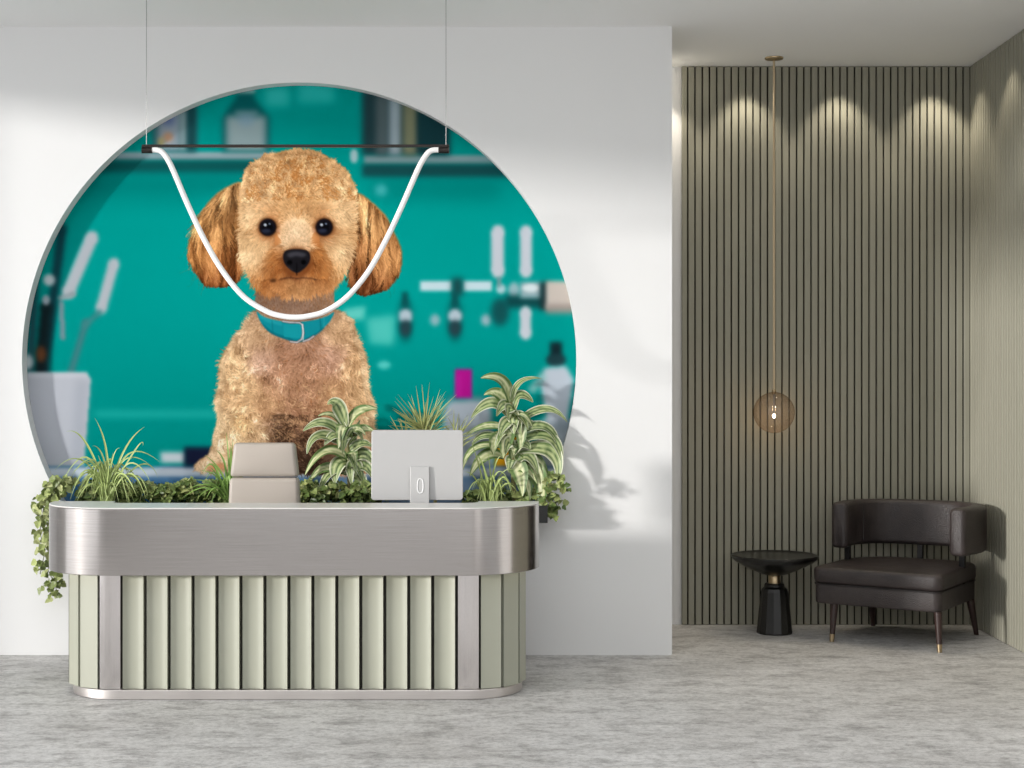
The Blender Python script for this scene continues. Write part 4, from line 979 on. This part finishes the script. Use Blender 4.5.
def build_armchair():
    t = thing('armchair', 'low brown leather armchair with a curved floating backrest in the corner', 'armchair', (2.476, 9.445, 0), math.radians(-33.3), local=True)
    x0, x1, y0, y1 = -.455, .352, -.405, .405
    CR = ((x1, y1, .13), (x0, y1, .33), (x0, y0, .055), (x1, y0, .055))
    def outline(g, k=9):
        pts = []
        for n, (cx, cy, r) in enumerate(CR):
            r += g; r = max(r, .01); qx = cx + (g - r) * (1 if cx > 0 else -1); qy = cy + (g - r) * (1 if cy > 0 else -1)
            for i in range(k + 1):
                a = math.radians(90 * n + 90 * i / k); pts.append((qx + r * math.cos(a), qy + r * math.sin(a)))
        return pts
    def cushion(z0, z1, grow, r, dome=0):
        rings = [(grow - r, z0), (grow - r * .3, z0 + r * .3), (grow, z0 + r)]
        rings += [(grow - r * (1 - math.cos(a)), z1 - r + r * math.sin(a)) for a in np.linspace(0, math.pi / 2, 7)]
        if dome: rings += [(grow - r - .03, z1 + dome * .45), (grow - r - .08, z1 + dome * .8), (grow - r - .14, z1 + dome)]
        vs = []; fs = []
        for g, z in rings:
            o = outline(g if g > -.05 else -.05)
            if g < -.05:
                q = 1 + (g + .05) / .42; o = [((x0 + x1) / 2 + (x - (x0 + x1) / 2) * q, (y0 + y1) / 2 + (y - (y0 + y1) / 2) * q) for x, y in o]
            vs += [(x, y, z) for x, y in o]
        n = len(o)
        for a in range(len(rings) - 1):
            for k in range(n): fs.append((a * n + k, a * n + (k + 1) % n, (a + 1) * n + (k + 1) % n, (a + 1) * n + k))
        fs += [tuple(range(n))[::-1], tuple((len(rings) - 1) * n + k for k in range(n))]
        return MB().add(vs, fs)
    cushion(.236, .358, -.004, .012).build('seat_base', M['leather'], t, smooth=True, angle=50)
    cushion(.356, .462, .006, .028, .012).build('seat_cushion', M['leather'], t, smooth=True, angle=50)
    MB().tube([(x, y, .357) for x, y in outline(.002)] + [(*outline(.002)[0], .357)], .0035, 8, False).build('piping', M['piping'], t, smooth=True, label='dark piping round the seat')
    # backrest: a padded band swept round three sides
    path = [(.385, -.175), (.402, -.08), (.415, .0), (.42, .08)]
    for i in range(1, 13):
        a = math.pi / 2 * i / 12; path.append((.12 + .30 * math.cos(a), .08 + .30 * math.sin(a)))
    path += [(.05, .378), (-.03, .368), (-.10, .36)]
    for i in range(1, 13):
        a = math.pi / 2 * (1 + i / 12); path.append((-.10 + .30 * math.cos(a), .06 + .30 * math.sin(a)))
    path += [(-.398, -.03), (-.385, -.115)]
    zb, zt, th = .556, .846, .105
    sec = []
    for cx, cz, a0 in ((th / 2 - .03, (zt - zb) / 2 - .03, 0), (-th / 2 + .03, (zt - zb) / 2 - .03, 90), (-th / 2 + .03, -(zt - zb) / 2 + .03, 180), (th / 2 - .03, -(zt - zb) / 2 + .03, 270)):
        for i in range(6):
            a = math.radians(a0 + 90 * i / 5); sec.append((cx + .03 * math.cos(a), cz + .03 * math.sin(a)))
    n = len(sec); vs = []; fs = []; P2 = [Vector((a, b, 0)) for a, b in path]
    rings = []
    for i, p in enumerate(P2):
        tn = (P2[min(i + 1, len(P2) - 1)] - P2[max(i - 1, 0)]).normalized(); out = Vector((tn.y, -tn.x, 0)); rings.append((p, out, tn))
    prof = [(rings[0][0] - rings[0][2] * .026, rings[0][1], .55), (rings[0][0] - rings[0][2] * .018, rings[0][1], .82), (rings[0][0] - rings[0][2] * .006, rings[0][1], .96)] + [(p, o, 1) for p, o, _ in rings] + \
           [(rings[-1][0] + rings[-1][2] * .006, rings[-1][1], .96), (rings[-1][0] + rings[-1][2] * .018, rings[-1][1], .82), (rings[-1][0] + rings[-1][2] * .026, rings[-1][1], .55)]
    for p, o, k in prof:
        hh = 1 - (1 - k) * .22
        for u, v in sec: vs.append(p + o * (u * k) + Vector((0, 0, (zb + zt) / 2 + v * hh)))
    for i in range(len(prof) - 1):
        for k in range(n): fs.append((i * n + k, i * n + (k + 1) % n, (i + 1) * n + (k + 1) % n, (i + 1) * n + k))
    fs += [tuple(range(n)), tuple((len(prof) - 1) * n + k for k in range(n))]
    bk = MB().add(vs, fs).build('backrest', M['leather'], t, smooth=True, angle=50)
    for i in (9, 27):
        p, o, _ = rings[i]; MB().tube([p - o * (th / 2 + .0005) + Vector((0, 0, z)) for z in np.linspace(zb + .03, zt - .03, 8)], .003, 6).build('seam', M['piping'], bk)
    for p in ((.33, .10), (-.40, .06), (-.02, .362)):
        MB().box(p[0] - .018, p[0] + .018, p[1] - .018, p[1] + .018, .34, .60).build('back_support', M['black_metal'], t, bevel=.004)
    for (tx, ty), (bx, by), br in (((-.33, -.355), (-.3375, -.38), 1), ((.325, -.37), (.3375, -.38), 1), ((-.33, .315), (-.3375, .358), 0), ((.315, .31), (.3375, .375), 0)):
        a = Vector((tx, ty, .238)); b = Vector((bx, by, 0)); f = a.lerp(b, .80 if br else 1)
        lg = MB().tube([a, a.lerp(f, .5), f], [.026, .021, .0165] if br else [.026, .020, .015], 14).build('leg', M['wood_leg'], t, smooth=True)
        if br: MB().tube([f, b], [.0168, .0135], 14).build('ferrule', M['brass'], lg, smooth=True, label='brass leg tip')

# ------------------------------------------------------------------ light and camera
def build_light():
    w = bpy.data.worlds.new('sky'); bpy.context.scene.world = w; w.use_nodes = True
    b = w.node_tree.nodes['Background']; b.inputs['Color'].default_value = (.97, .985, 1, 1); b.inputs['Strength'].default_value = SKY
    l = bpy.data.lights.new('sun', 'SUN'); l.energy = SUN; l.angle = math.radians(4.5); l.color = (1, .97, .93)
    o = bpy.data.objects.new('sun', l); C.objects.link(o)
    o.rotation_euler = Vector((1.77, 1, -.25)).to_track_quat('-Z', 'Y').to_euler(); o.location = (-8, 2, 5)
    for x, y in [((p - 512) / 150.6, Y_NICHE - .032 - .165) for p in (659, 745, 838, 931)] + [(X_RIGHT - .026 - .165, yy) for yy in (9.73, 9.11, 8.49, 7.87)]:
        l = bpy.data.lights.new('niche_downlight', 'SPOT'); l.energy = SPOT; l.color = (1, .90, .74)
        l.spot_size = math.radians(84); l.spot_blend = .5; l.shadow_soft_size = .03
        o = bpy.data.objects.new('niche_downlight', l); C.objects.link(o); o.location = (x, y, H - .012)
        if x > 2.8: l.energy = SPOT * .45
    # daylight enters by the left opening and by added, unseen front and ceiling openings
    cam = bpy.data.cameras.new('camera'); o = bpy.data.objects.new('camera', cam); C.objects.link(o)
    o.location = (0, 0, EYE); o.rotation_euler = (math.radians(90), 0, 0); cam.sensor_width = 36; cam.lens = 36 * F / 1024; cam.clip_end = 100
    sc = bpy.context.scene; sc.camera = o
    sc.view_settings.view_transform = 'Standard'; sc.view_settings.look = 'None'; sc.view_settings.gamma = 1; sc.view_settings.use_curve_mapping = False
    sc.view_settings.exposure = EXPO
    sc.cycles.use_denoising = True; sc.cycles.max_bounces = 10; sc.cycles.diffuse_bounces = 6; sc.cycles.transparent_max_bounces = 16; sc.cycles.caustics_reflective = False; sc.cycles.caustics_refractive = False
    sc.cycles.sample_clamp_indirect = 6

SKY, SUN, SPOT, EXPO, MURAL_GAIN = 1.5, 3.2, 21., -.07, .89
build_room(); build_mural(); build_desk(); build_monitor(); build_office_chair(); build_planter(); build_plants()
build_pendants(); build_side_table(); build_armchair(); build_light()
for o in bpy.data.objects:
    if '_local' in o: del o['_local']
